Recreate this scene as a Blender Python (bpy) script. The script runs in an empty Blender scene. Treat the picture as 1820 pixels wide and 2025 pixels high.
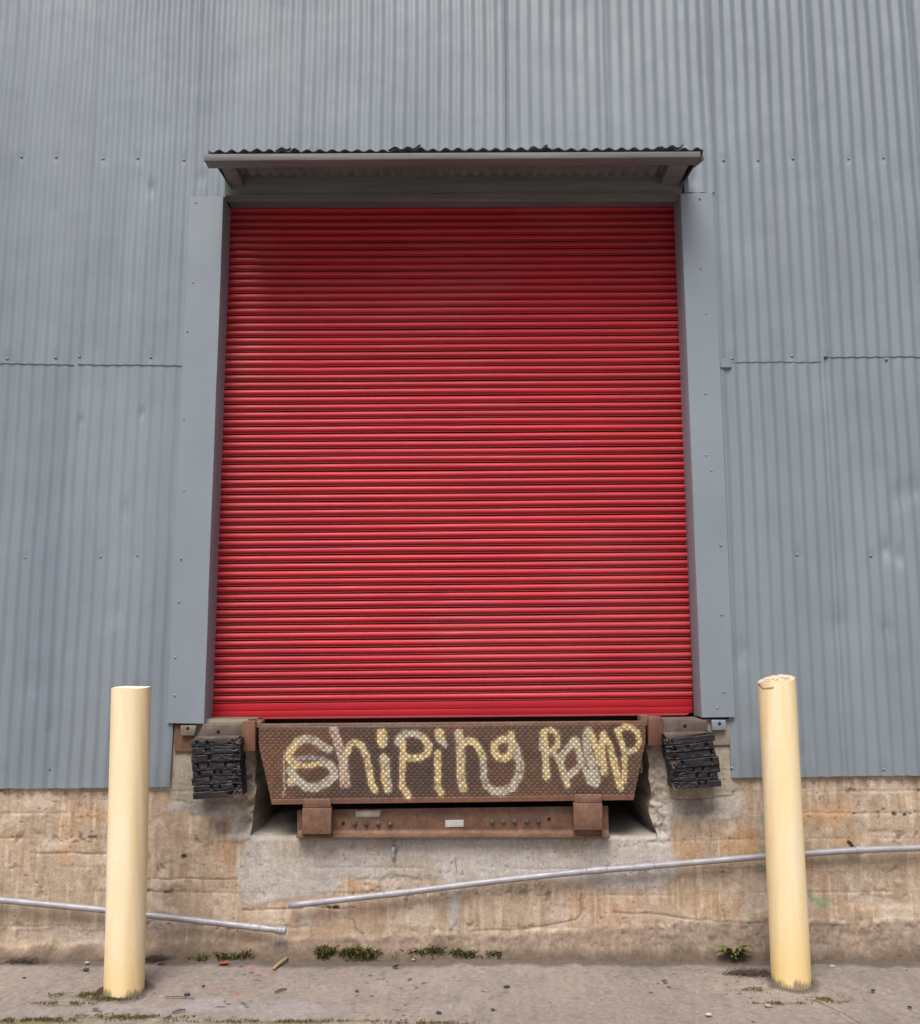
import bpy, math, random
import numpy as np
from mathutils import Vector

# ------------------------------------------------------------------ camera, sky, sun, exposure
SC = bpy.context.scene
COL = SC.collection
PITCH = math.radians(7.8)
FPX = 1738.0                    # focal length in units where the picture is 1820 wide
CAMY, CAMZ = -4.7, 1.62
cam_d = bpy.data.cameras.new('camera')
cam = bpy.data.objects.new('camera', cam_d)
COL.objects.link(cam)
cam.location = (0, CAMY, CAMZ)
cam.rotation_euler = (math.radians(90) + PITCH, 0, 0)
cam_d.sensor_fit = 'HORIZONTAL'
cam_d.sensor_width = 36
cam_d.lens = FPX / 1820 * 36
cam_d.clip_start = 0.05
cam_d.clip_end = 500
SC.camera = cam

SUN_EL, SUN_AZ = 60, -15          # the bright part of the overcast sky stands behind the camera, to the left
w = bpy.data.worlds.new('World'); SC.world = w; w.use_nodes = True
nt = w.node_tree
bg = nt.nodes['Background']
sky = nt.nodes.new('ShaderNodeTexSky'); sky.sky_type = 'NISHITA'
sky.sun_disc = False
sky.sun_elevation = math.radians(SUN_EL)
sky.sun_rotation = math.radians(180 - SUN_AZ)
sky.air_density = 1.0; sky.dust_density = 6.0; sky.ozone_density = 0.6
nt.links.new(sky.outputs[0], bg.inputs[0])
bg.inputs[1].default_value = 0.09
sd = bpy.data.lights.new('sun', 'SUN'); sd.energy = 2.55; sd.angle = math.radians(30); sd.color = (1.0, 0.955, 0.905)
sun = bpy.data.objects.new('sun', sd); COL.objects.link(sun)
sun.rotation_euler = (math.radians(90 - SUN_EL), 0, math.radians(SUN_AZ))
SC.view_settings.view_transform = 'Standard'
SC.view_settings.look = 'None'
SC.view_settings.exposure = 0.35
SC.view_settings.gamma = 1.0

# ------------------------------------------------------------------ helpers
def at(x, y, Y=0.0):
    """point of the plane y=Y seen at picture position (x, y) of the 1820x2025 picture"""
    u = (x - 910) / FPX; v = (1012.5 - y) / FPX
    dy = math.cos(PITCH) - v * math.sin(PITCH)
    dz = math.sin(PITCH) + v * math.cos(PITCH)
    t = (Y - CAMY) / dy
    return Vector((u * t, Y, CAMZ + dz * t))
def gat(x, y, Z=0.0):
    u = (x - 910) / FPX; v = (1012.5 - y) / FPX
    dy = math.cos(PITCH) - v * math.sin(PITCH)
    dz = math.sin(PITCH) + v * math.cos(PITCH)
    t = (Z - CAMZ) / dz
    return Vector((u * t, CAMY + dy * t, Z))
def lin(r, g, b):
    f = lambda c: c / 12.92 if c <= .04045 else ((c + .055) / 1.055) ** 2.4
    return np.array([f(r / 255), f(g / 255), f(b / 255)])
def sm(a, b, x):
    t = np.clip((x - a) / (b - a), 0, 1); return t * t * (3 - 2 * t)
_tabs = {}
def vn(x, y, seed=0):
    if seed not in _tabs: _tabs[seed] = np.random.RandomState(seed + 17).rand(256, 256)
    T = _tabs[seed]
    xi = np.floor(x).astype(int); yi = np.floor(y).astype(int)
    fx = x - xi; fy = y - yi
    fx = fx * fx * (3 - 2 * fx); fy = fy * fy * (3 - 2 * fy)
    x0 = xi & 255; x1 = (xi + 1) & 255; y0 = yi & 255; y1 = (yi + 1) & 255
    return (T[x0, y0] * (1 - fx) + T[x1, y0] * fx) * (1 - fy) + (T[x0, y1] * (1 - fx) + T[x1, y1] * fx) * fy
def fbm(x, y, f=1.0, o=4, seed=0, g=.5):
    s = 0; a = 1; t = 0
    for k in range(o):
        s = s + a * vn(x * f + 13.7 * k + 100, y * f + 7.3 * k + 100, seed + k); t += a; a *= g; f *= 2.03
    return s / t                     # 0..1, mean .5
def segdist(px, py, pts):
    d = np.full(px.shape, 1e9)
    for (ax, ay), (bx, by) in zip(pts[:-1], pts[1:]):
        vx, vy = bx - ax, by - ay; L = vx * vx + vy * vy + 1e-12
        t = np.clip(((px - ax) * vx + (py - ay) * vy) / L, 0, 1)
        d = np.minimum(d, np.hypot(px - ax - t * vx, py - ay - t * vy))
    return d
def polysd(px, py, pts):
    """signed distance to a polygon, negative inside"""
    d = segdist(px, py, list(pts) + [pts[0]])
    ins = np.zeros(px.shape, bool); n = len(pts)
    for i in range(n):
        ax, ay = pts[i]; bx, by = pts[(i + 1) % n]
        c = ((ay > py) != (by > py)) & (px < (bx - ax) * (py - ay) / (by - ay + 1e-12) + ax)
        ins ^= c
    return np.where(ins, -d, d)

class MB:
    """collects faces and links them as ONE mesh object"""
    def __init__(s): s.v = []; s.f = []; s.c = []; s.n = 0; s.m = []
    def add(s, v, f, c=None, mi=0):
        v = np.asarray(v, float).reshape(-1, 3)
        if c is None: c = np.ones((len(v), 3))
        c = np.asarray(c, float)
        if c.ndim == 1: c = np.tile(c, (len(v), 1))
        s.v.append(v); s.c.append(c.reshape(-1, 3))
        if isinstance(f, np.ndarray): f = [f]
        else:
            by = {}
            for q in f: by.setdefault(len(q), []).append(q)
            f = [np.array(q) for q in by.values()]
        for q in f: s.f.append(q + s.n); s.m.append(mi)
        s.n += len(v)
    def grid(s, P, c=None, keep=None, flip=False, mi=0):
        n, m = P.shape[:2]
        idx = np.arange(n * m).reshape(n, m)
        q = np.stack([idx[:-1, :-1], idx[1:, :-1], idx[1:, 1:], idx[:-1, 1:]], -1).reshape(-1, 4)
        if flip: q = q[:, ::-1]
        if keep is not None: q = q[keep.reshape(-1)]
        s.add(P.reshape(-1, 3), q, None if c is None else c.reshape(-1, 3), mi)
    def box(s, x0, y0, z0, x1, y1, z1, c=None, mi=0):
        v = [(x, y, z) for x in (x0, x1) for y in (y0, y1) for z in (z0, z1)]
        s.add(v, [(0, 1, 3, 2), (4, 6, 7, 5), (0, 4, 5, 1), (2, 3, 7, 6), (0, 2, 6, 4), (1, 5, 7, 3)], c, mi)
    def prism(s, pts, yf, yb, c=None, mi=0):
        """pts: (x,z) outline, counter-clockwise seen from the front"""
        n = len(pts)
        v = [(p[0], yf, p[1]) for p in pts] + [(p[0], yb, p[1]) for p in pts]
        f = [tuple(range(n)), tuple(range(2 * n - 1, n - 1, -1))]
        f += [(i, i + n, (i + 1) % n + n, (i + 1) % n) for i in range(n)]
        s.add(v, f, c, mi)
    def cyl(s, p0, p1, r0, r1=None, n=16, c=None, caps=True, mi=0):
        r1 = r0 if r1 is None else r1
        p0 = Vector(p0); p1 = Vector(p1); d = (p1 - p0).normalized()
        a = d.orthogonal().normalized(); b = d.cross(a)
        v = []
        for p, r in ((p0, r0), (p1, r1)):
            for k in range(n):
                t = 2 * math.pi * k / n; v.append(p + (a * math.cos(t) + b * math.sin(t)) * r)
        f = [(k, (k + 1) % n, (k + 1) % n + n, k + n) for k in range(n)]
        if caps: f += [tuple(range(n - 1, -1, -1)), tuple(range(n, 2 * n))]
        s.add([tuple(q) for q in v], f, c, mi)
    def tube(s, pts, r, n=14, c=None, caps=True, mi=0):
        pts = [Vector(p) for p in pts]; m = len(pts)
        rr = r if hasattr(r, '__len__') else [r] * m
        v = []; up = Vector((0, 0, 1))
        for i, p in enumerate(pts):
            d = (pts[min(i + 1, m - 1)] - pts[max(i - 1, 0)]).normalized()
            a = d.cross(up)
            if a.length < .05: a = d.cross(Vector((0, 1, 0)))
            a.normalize(); b = a.cross(d)
            for k in range(n):
                t = 2 * math.pi * k / n; v.append(tuple(p + (a * math.cos(t) + b * math.sin(t)) * rr[i]))
        f = [(i * n + k, i * n + (k + 1) % n, (i + 1) * n + (k + 1) % n, (i + 1) * n + k) for i in range(m - 1) for k in range(n)]
        if caps: f += [tuple(range(n - 1, -1, -1)), tuple(range((m - 1) * n, m * n))]
        s.add(v, f, c, mi)
    def dome(s, p, r, h, n=10, c=None, axis='-y', mi=0):
        v = []; f = []
        for j in range(4):
            a = j / 4 * math.pi / 2
            for k in range(n):
                t = 2 * math.pi * k / n
                x, z, y = r * math.cos(a) * math.cos(t), r * math.cos(a) * math.sin(t), h * math.sin(a)
                v.append((p[0] + x, p[1] - y, p[2] + z) if axis == '-y' else (p[0] + x, p[1] + z, p[2] + y))
        v.append((p[0], p[1] - h, p[2]) if axis == '-y' else (p[0], p[1], p[2] + h))
        for j in range(3):
            for k in range(n): f.append((j * n + k, j * n + (k + 1) % n, (j + 1) * n + (k + 1) % n, (j + 1) * n + k))
        for k in range(n): f.append((3 * n + k, 3 * n + (k + 1) % n, 4 * n))
        s.add(v, f, c, mi)
    def build(s, name, mat, parent=None, smooth=False, bevel=0, recalc=True, seg=2):
        me = bpy.data.meshes.new(name)
        V = np.concatenate(s.v)
        me.vertices.add(len(V)); me.vertices.foreach_set('co', V.reshape(-1).astype(np.float32))
        loops = np.concatenate([q.reshape(-1) for q in s.f]).astype(np.int32)
        cnt = np.concatenate([np.full(len(q), q.shape[1]) for q in s.f])
        mi = np.concatenate([np.full(len(q), m) for q, m in zip(s.f, s.m)]).astype(np.int32)
        st = np.concatenate([[0], np.cumsum(cnt)[:-1]]).astype(np.int32)
        me.loops.add(len(loops)); me.loops.foreach_set('vertex_index', loops)
        me.polygons.add(len(cnt)); me.polygons.foreach_set('loop_start', st)
        me.polygons.foreach_set('material_index', mi)
        if smooth: me.polygons.foreach_set('use_smooth', np.ones(len(cnt), bool))
        ca = me.color_attributes.new('Col', 'FLOAT_COLOR', 'POINT')
        C = np.concatenate(s.c); C4 = np.concatenate([C, np.ones((len(C), 1))], 1)
        ca.data.foreach_set('color', C4.reshape(-1).astype(np.float32))
        me.update(); me.validate()
        if recalc and len(V) < 20000:
            import bmesh
            bm = bmesh.new(); bm.from_mesh(me)
            bmesh.ops.recalc_face_normals(bm, faces=bm.faces); bm.to_mesh(me); bm.free()
        for m_ in (mat if isinstance(mat, (list, tuple)) else [mat]): me.materials.append(m_)
        o = bpy.data.objects.new(name, me); COL.objects.link(o)
        if parent is not None:
            o.parent = parent
            o.matrix_parent_inverse = Matrix_inv(parent)
        if bevel:
            b = o.modifiers.new('bevel', 'BEVEL'); b.width = bevel; b.segments = seg; b.limit_method = 'ANGLE'
            b.angle_limit = math.radians(40); b.harden_normals = False
        return o
def Matrix_inv(p):
    from mathutils import Matrix
    loc = Vector((0, 0, 0)); q = p
    while q is not None:
        loc = loc + q.location + q.matrix_parent_inverse.translation; q = q.parent
    return Matrix.Translation(-loc)
def tag(o, label=None, cat=None, group=None, kind=None):
    if label: o['label'] = label
    if cat: o['category'] = cat
    if group: o['group'] = group
    if kind: o['kind'] = kind
    return o
def thing(name, label, cat, loc, group=None):
    o = bpy.data.objects.new(name, None); COL.objects.link(o); o.location = loc; o.empty_display_size = .1
    return tag(o, label, cat, group)

# ------------------------------------------------------------------ materials
def material(name, rough=.6, metal=0.0, base=None, vcol=False, noise=(), bump=(), coat=0.0, spec=.5, rvar=None):
    """base colour (or the Col attribute) multiplied by noise layers; bump layers added up
       noise: (scale xyz, low, high, tint) ; bump: (scale xyz, strength, distance)"""
    m = bpy.data.materials.new(name); m.use_nodes = True
    t = m.node_tree; N = t.nodes; L = t.links
    b = N['Principled BSDF']
    b.inputs['Roughness'].default_value = rough; b.inputs['Metallic'].default_value = metal
    b.inputs['Specular IOR Level'].default_value = spec
    if coat: b.inputs['Coat Weight'].default_value = coat; b.inputs['Coat Roughness'].default_value = .25
    tc = N.new('ShaderNodeTexCoord')
    if vcol:
        a = N.new('ShaderNodeVertexColor'); a.layer_name = 'Col'; cur = a.outputs['Color']
    else:
        a = N.new('ShaderNodeRGB'); a.outputs[0].default_value = (*base, 1); cur = a.outputs[0]
    def tex(sc, det=6, w=0):
        mp = N.new('ShaderNodeMapping'); mp.inputs['Scale'].default_value = sc
        mp.inputs['Location'].default_value = (w * 3.1, w * 1.7, w * 5.3)
        L.new(tc.outputs['Object'], mp.inputs['Vector'])
        n = N.new('ShaderNodeTexNoise'); n.inputs['Scale'].default_value = 1; n.inputs['Detail'].default_value = det
        n.inputs['Roughness'].default_value = .6
        L.new(mp.outputs[0], n.inputs['Vector']); return n.outputs['Fac']
    for i, (sc, lo, hi, tint) in enumerate(noise):
        r = N.new('ShaderNodeValToRGB'); e = r.color_ramp.elements
        e[0].position = .3; e[1].position = .7
        e[0].color = (lo * tint[0], lo * tint[1], lo * tint[2], 1); e[1].color = (hi, hi, hi, 1)
        L.new(tex(sc, w=i), r.inputs[0])
        mx = N.new('ShaderNodeMix'); mx.data_type = 'RGBA'; mx.blend_type = 'MULTIPLY'; mx.inputs['Factor'].default_value = 1
        L.new(cur, mx.inputs[6]); L.new(r.outputs[0], mx.inputs[7]); cur = mx.outputs[2]
    L.new(cur, b.inputs['Base Color'])
    if rvar:
        mr = N.new('ShaderNodeMapRange'); mr.inputs[1].default_value = .3; mr.inputs[2].default_value = .7
        mr.inputs[3].default_value = rvar[1]; mr.inputs[4].default_value = rvar[2]
        L.new(tex(rvar[0], w=9), mr.inputs[0]); L.new(mr.outputs[0], b.inputs['Roughness'])
    prev = None
    for i, (sc, st, dist) in enumerate(bump):
        bp = N.new('ShaderNodeBump'); bp.inputs['Strength'].default_value = st; bp.inputs['Distance'].default_value = dist
        L.new(tex(sc, w=20 + i), bp.inputs['Height'])
        if prev: L.new(prev, bp.inputs['Normal'])
        prev = bp.outputs[0]
    if prev: L.new(prev, b.inputs['Normal'])
    return m
W1 = (1, 1, 1)
M = {}
M['sheet'] = material('grey_painted_sheet', .42, vcol=True, noise=[((3, 3, .6), .90, 1.05, (.99, .98, 1.03)), ((14, 14, 2.0), .95, 1.03, (1.0, 1.0, .98)), ((160, 160, 160), .97, 1.03, W1)],
                      bump=[((220, 220, 220), .12, .002), ((9, 9, 5), .25, .006)], rvar=((4, 4, 4), .36, .55))
M['trim'] = material('grey_flat_trim', .4, base=lin(131, 143, 152), noise=[((2, 2, 1), .93, 1.04, (1, .99, 1.02)), ((120, 120, 120), .98, 1.02, W1)],
                     bump=[((3, 3, 2.2), .35, .012), ((200, 200, 200), .08, .002)], rvar=((4, 4, 4), .34, .5))
M['wood'] = material('grey_painted_wood', .7, base=lin(108, 112, 114), noise=[((3, 30, 60), .78, 1.10, (1, .98, .97)), ((1.5, 4, 4), .85, 1.12, (1, .99, .98))],
                     bump=[((5, 60, 90), .6, .004)])
M['door'] = material('red_door_paint', .40, vcol=True, noise=[((.8, 1, 9), .90, 1.05, (.95, .9, 1.05)), ((2.5, 4, 60), .86, 1.05, W1), ((150, 150, 150), .93, 1.05, W1)],
                     bump=[((6, 20, 60), .18, .002)], rvar=((3, 3, 30), .38, .58), coat=.0, spec=.35)
M['darkgap'] = material('dark_gap_shade', .8, base=(.012, .011, .012), noise=[((20, 20, 20), .7, 1.2, W1)])  # near-black colour standing in for shade in gaps behind door and deck
M['steel'] = material('galvanised_guide', .45, metal=.6, base=lin(120, 112, 110), noise=[((10, 10, 3), .75, 1.1, (1, .92, .88))], bump=[((50, 50, 20), .2, .002)])
M['concrete'] = material('old_concrete', .92, vcol=True, noise=[((16, 16, 30), .90, 1.07, (1, .97, .94)), ((55, 55, 55), .86, 1.10, (1, .98, .96)), ((170, 170, 170), .76, 1.18, W1), ((60, 60, 9), .90, 1.07, (1, .97, .93))],
                         bump=[((60, 60, 60), .35, .005), ((230, 230, 230), .45, .002)], spec=.25)
M['ground'] = material('worn_paving', .93, vcol=True, noise=[((40, 40, 40), .86, 1.1, (1, .98, .96)), ((260, 260, 260), .66, 1.28, W1)],
                       bump=[((70, 70, 70), .5, .004), ((300, 300, 300), .7, .003)], spec=.25)
M['tread'] = material('rusty_tread_plate', .55, metal=.0, vcol=True, noise=[((30, 30, 30), .74, 1.15, (1, .9, .84)), ((160, 160, 160), .8, 1.2, W1)],
                      bump=[((250, 250, 250), .35, .001)], rvar=((25, 25, 25), .42, .75))
M['rust'] = material('rusty_brown_steel', .6, base=lin(124, 95, 77), noise=[((12, 12, 12), .68, 1.12, (1, .86, .78)), ((70, 70, 40), .72, 1.15, (.95, .95, 1)), ((8, 8, 60), .9, 1.05, W1)],
                     bump=[((90, 90, 90), .4, .002)], rvar=((20, 20, 20), .45, .8))
M['rustbrown'] = material('deep_rust_steel', .5, base=lin(112, 80, 64), noise=[((14, 14, 6), .55, 1.25, (1, .8, .66)), ((90, 90, 90), .8, 1.15, W1)], bump=[((90, 90, 90), .4, .002)])
M['rustdark'] = material('dark_worn_steel', .45, metal=.25, base=lin(112, 103, 98), noise=[((9, 9, 9), .55, 1.15, (1, .84, .74)), ((80, 80, 80), .8, 1.15, W1)],
                         bump=[((70, 70, 70), .35, .002)], rvar=((14, 14, 14), .3, .7))
M['hole'] = material('dark_hole', .9, base=(.01, .008, .007))
M['rubber'] = material('black_tyre_rubber', .42, vcol=True, noise=[((24, 24, 24), .6, 1.3, (1, .95, 1)), ((140, 140, 140), .7, 1.25, W1)],
                       bump=[((70, 70, 90), .5, .003), ((260, 260, 260), .4, .001)], rvar=((30, 30, 40), .3, .75))
M['zinc'] = material('galvanised_conduit', .48, metal=.3, base=lin(160, 160, 166), noise=[((14, 14, 14), .82, 1.08, (1, .98, 1)), ((90, 90, 90), .92, 1.05, W1)], rvar=((20, 20, 20), .45, .65))
M['bollard'] = material('cream_yellow_paint', .55, vcol=True, noise=[((4, 4, 3), .98, 1.01, (1, .99, .97)), ((30, 30, 30), .985, 1.01, (1, .99, .98)), ((220, 220, 220), .97, 1.02, W1)],
                        bump=[((12, 12, 6), .25, .004), ((200, 200, 200), .15, .002)])
M['sticker'] = material('faded_label', .6, base=lin(205, 205, 188), noise=[((40, 40, 8), .8, 1.03, (1, .98, .92))])
M['plate'] = material('name_plate_metal', .4, metal=.2, base=lin(205, 203, 205), noise=[((30, 30, 30), .88, 1.04, W1)])
M['leaf'] = material('weed_leaf', .6, vcol=True, noise=[((60, 60, 60), .75, 1.15, W1)])
M['litter'] = material('dry_litter', .8, vcol=True, noise=[((90, 90, 90), .7, 1.2, W1)])
M['stone'] = material('small_stone', .85, vcol=True, noise=[((120, 120, 120), .7, 1.2, W1)], bump=[((150, 150, 150), .5, .003)])

# ------------------------------------------------------------------ ground
def build_ground():
    xs = np.unique(np.concatenate([np.linspace(-60, -3.2, 30), np.arange(-3.2, 3.2, .0065), np.linspace(3.2, 60, 30)]))
    ys = np.unique(np.concatenate([np.linspace(-60, -1.1, 40), np.arange(-1.1, .12, .0065), [.3]]))
    X, Y = np.meshgrid(xs, ys, indexing='ij')
    n1 = fbm(X, Y, 2.2, 5, 1); n2 = fbm(X, Y, 14, 4, 11); n3 = fbm(X, Y, 90, 3, 21)
    Z = (n1 - .5) * .022 + (n2 - .5) * .006 + (n3 - .5) * .0030
    Z = Z * sm(20, 3, np.abs(X) + np.abs(Y)) - .004
    C = np.ones(X.shape + (3,)) * lin(140, 129, 121)
    def mix(c, k): C[:] = C * (1 - k[..., None]) + np.asarray(c) * k[..., None]
    mix(lin(152, 140, 131), sm(.45, .7, n1)); mix(lin(126, 116, 109), sm(.45, .2, fbm(X, Y, 1.3, 4, 31)) * .7)
    # brushed finish and aggregate specks
    k = sm(.60, .72, fbm(X, Y, 60, 2, 41)); mix(lin(160, 150, 142), k * .35)
    k = sm(.70, .78, fbm(X, Y, 38, 2, 51)); mix(lin(90, 82, 80), k * .3)
    C *= (1 + (fbm(X, Y * .25, 40, 2, 61) - .5)[..., None] * .22)
    # pale gritty drift towards the front left
    p = gat(430, 1990)
    k = sm(.75, .1, np.hypot((X - p.x) / 1.5, (Y - p.y) / .16) + (fbm(X, Y, 7, 3, 71) - .5) * 1.2); mix(lin(158, 152, 152), k * .6)
    # dirt gathered along the foot of the wall
    k = sm(-.15, -.09, Y + (fbm(X, Y, 9, 4, 81) - .5) * .10); mix(lin(82, 73, 64), k * .7); C *= np.array([.97, 1.0, 1.04])
    # tar specks
    k = sm(.80, .83, fbm(X, Y, 30, 2, 91)) * sm(.45, .6, fbm(X, Y, 3, 2, 95)); mix(lin(62, 60, 64), k * .8)
    # drips of red paint
    rs = np.random.RandomState(5)
    for k_ in range(16):
        px, py = rs.uniform(400, 720), rs.uniform(1900, 1975); q = gat(px, py)
        d = np.hypot((X - q.x), (Y - q.y) / .8) + (fbm(X, Y, 60, 2, 96) - .5) * .03
        mix(lin(176, 96, 92), sm(.018, .004, d) * .55)
    # moss, flat staining under the raised tufts
    for (px, py, rx, ry, s) in MOSS:
        q = gat(px, py)
        d = np.hypot((X - q.x) / rx, (Y - q.y) / ry) + (fbm(X, Y, 12, 4, 97) - .5) * 1.7
        kk = sm(1.0, .35, d) * s
        mix(lin(112, 106, 72), kk * .8); Z += kk * .004
    # dark grime collar at both posts
    for q in (BL, BR):
        d = np.hypot(X - q[0], Y - q[1]) + (fbm(X, Y, 25, 3, 98) - .5) * .06
        mix(lin(72, 66, 62), sm(.15, .10, d) * .75); Z += sm(.15, .09, d) * .004
    # hairline crack running out from the right post
    pts = [gat(*p) for p in ((1600, 1975), (1640, 1990), (1668, 2000), (1690, 2012), (1720, 2040))]
    d = segdist(X + (fbm(X, Y, 30, 2, 99) - .5) * .02, Y, [(p.x, p.y) for p in pts])
    mix(lin(70, 62, 58), sm(.006, .002, d) * .8); Z -= sm(.008, .002, d) * .004
    P = np.stack([X, Y, Z], -1)
    b = MB(); b.grid(P, C)
    o = b.build('ground', M['ground'], smooth=True)
    tag(o, kind='structure')
BLc = gat(245, 1975); BRc = gat(1566, 1960)
R_B = .0885
kB = (BLc.y + R_B - CAMY) / (BLc.y - CAMY)
BL = (BLc.x * kB, BLc.y + R_B); BR = (BRc.x * kB, BRc.y + R_B)
MOSS = [(175, 1968, .22, .035, 1), (120, 1985, .15, .02, .7), (215, 1975, .1, .03, 1), (60, 2018, .3, .03, 1), (260, 2012, .3, .03, .8),
        (560, 2020, .6, .018, .9), (850, 2024, .25, .012, .7), (1500, 1958, .11, .03, .8), (1545, 1985, .13, .018, .9), (1640, 1978, .1, .035, 1.1),
        (380, 1890, .2, .02, .5), (680, 1880, .35, .022, .8), (860, 1878, .2, .02, .8), (940, 1882, .15, .02, .8)]
build_ground()

# ------------------------------------------------------------------ the warehouse
WH = thing('warehouse', 'grey corrugated metal warehouse on an old concrete foundation with a red roller door', 'building', (0, .1, 0))
FY = .015                        # foundation face
ZS = (at(900, 1653, FY)).z       # sill of the dock pit
XL = at(500, 1600, FY).x; XR = at(1290, 1600, FY).x
def edge_off(z, side):
    if side < 0:
        pts = [(1655, 495), (1583, 506), (1480, 508)]
    else:
        pts = [(1655, 1302), (1600, 1288), (1476, 1284)]
    zz = [at(p[1], p[0], FY).z for p in pts]; xx = [at(p[1], p[0], FY).x for p in pts]
    return np.interp(z, zz, xx) - (XL if side < 0 else XR)
def build_foundation():
    xs = np.concatenate([np.linspace(-9, -3.0, 20)[:-1], np.arange(-3.0, 3.0, .006), np.linspace(3.0, 9, 20)])
    xs[np.argmin(abs(xs - XL))] = XL; xs[np.argmin(abs(xs - XR))] = XR
    zs = np.arange(-.06, 1.171, .006); zs[np.argmin(abs(zs - ZS))] = ZS
    X, Z = np.meshgrid(xs, zs, indexing='ij')
    cx = (X[:-1, :-1] + X[1:, 1:]) / 2; cz = (Z[:-1, :-1] + Z[1:, 1:]) / 2
    keep = ~((cx > XL) & (cx < XR) & (cz > ZS))
    X0 = X.copy()
    for side, xe in ((-1, XL), (1, XR)):
        jag = (fbm(Z * 0 + side, Z, 9, 4, 3) - .5) * .035
        X = X + (edge_off(Z, side) + jag * sm(ZS, ZS + .05, Z)) * np.exp(-((X0 - xe) / .07) ** 2)
    wob = (fbm(X, Z, 9, 4, 5) - .5)
    jx = (fbm(X, Z, 8, 4, 6) - .5) * .05; jz = (fbm(X, Z, 8, 4, 7) - .5) * .05
    def poly(pts): return polysd(X + jx, Z + jz, [(at(a, b, FY).x, at(a, b, FY).z) for a, b in pts])
    Yd = np.zeros(X.shape)
    n1 = fbm(X, Z, 1.6, 4, 100); n2 = fbm(X, Z, 9, 4, 110); n3 = fbm(X, Z, 45, 3, 120)
    C = np.ones(X.shape + (3,)) * lin(172, 156, 138)
    def mix(c, k): C[:] = C * (1 - k[..., None]) + np.asarray(c) * k[..., None]
    # broad tone shifts: board-cast tan concrete, pinker below, orange to the right
    mix(lin(182, 158, 138), sm(.42, .66, n1) * .8)
    mix(lin(162, 147, 131), sm(.5, .25, n1) * .6)
    mix(lin(180, 160, 138), sm(.58, .75, n2) * .5)
    # boards: each course has a slightly different tone
    lines = [.135, .30, .42, .565, .69, .80]
    wz = Z + (fbm(X, Z * 0, 1.1, 3, 130) - .5) * .04
    course = np.zeros(X.shape)
    for i, l in enumerate(lines): course = np.where(wz > l, i + 1, course)
    tone = np.array([.97, 1.02, .99, 1.03, .99, 1.02, .99])[course.astype(int)]
    C *= tone[..., None]
    for i, l in enumerate(lines):
        d = np.abs(wz - l + (fbm(X, Z, 14, 3, 129) - .5) * .012); on = sm(.46, .62, fbm(X, Z * 0 + i * 3.1, 2.2, 3, 131))
        mix(lin(96, 84, 74), sm(.006, .0015, d) * on * .28)
        mix(lin(186, 172, 156), sm(.012, .003, np.abs(d - .010)) * sm(.5, .62, fbm(X, Z * 0 + i, 4, 3, 132)) * .6)
        Yd += sm(.010, .0, d) * on * .0025 - (i % 2) * sm(l - .002, l + .002, wz) * .0008
        # honeycombed voids under the joint
        h = sm(.6, .72, fbm(X, Z, 42, 2, 133 + i)) * sm(.05, .0, d) * sm(.52, .66, fbm(X, Z, 3.2, 2, 140 + i))
        Yd += h * .006; mix(lin(94, 82, 74), h * .6)
    # orange iron staining
    og = np.zeros(X.shape)
    for (px, py, rx, rz, s) in [(133, 1650, .05, .17, .8), (185, 1610, .12, .05, .6), (1370, 1680, .12, .10, .8), (1455, 1668, .22, .10, 1), (1640, 1610, .18, .10, 1),
                                (1560, 1740, .25, .16, .75), (1700, 1660, .25, .04, .8), (440, 1690, .06, .08, .6), (455, 1730, .05, .05, .6), (720, 1755, .12, .04, .7), (1440, 1790, .3, .08, .6), (1700, 1790, .4, .06, .5),
                                (1000, 1775, .3, .03, .5), (1150, 1790, .2, .05, .45), (1240, 1790, .15, .06, .5)]:
        q = at(px, py, FY)
        d = np.hypot((X - q.x) / rx, (Z - q.z) / rz) + (fbm(X, Z * .5, 7, 4, 150) - .5) * 1.5
        og = np.maximum(og, sm(1.15, .3, d) * s)
    mix(lin(186, 146, 106), og * .6)
    st = sm(.52, .72, fbm(X * 4, Z * .6, 11, 4, 160)); mix(lin(138, 112, 88), st * .35)
    st = sm(.6, .8, fbm(X * 4, Z * .5, 9, 3, 165)); mix(lin(204, 190, 172), st * .55)
    # pale spalls and lime
    for k, (f, s) in enumerate(((5, .55), (11, .4))):
        q = sm(.64, .74, fbm(X, Z, f, 4, 170 + k)); mix(lin(200, 188, 174), q * s * 1.2)
    for (px, py, rx, rz) in [(1490, 1760, .11, .12), (1590, 1800, .05, .14), (1100, 1808, .06, .06), (775, 1748, .16, .04), (1730, 1785, .25, .04), (300, 1830, .3, .05), (120, 1850, .3, .04), (390, 1715, .02, .05), (1740, 1650, .1, .03)]:
        q = at(px, py, FY); d = np.hypot((X - q.x) / rx, (Z - q.z) / rz) + (fbm(X, Z, 14, 4, 180) - .5) * 1.8
        mix(lin(186, 172, 162), sm(1, .4, d) * .7); Yd += sm(1, .6, d) * .003
    # traces of green paint right of the post
    for (px, py) in [(1508, 1625), (1506, 1675), (1510, 1720), (1625, 1785), (1605, 1775), (1480, 1820)]:
        q = at(px, py, FY); d = np.hypot((X - q.x) / .05, (Z - q.z) / .035) + (fbm(X, Z, 30, 3, 185) - .5) * 2.2
        mix(lin(128, 150, 126), sm(1, .3, d) * .6)
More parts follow.
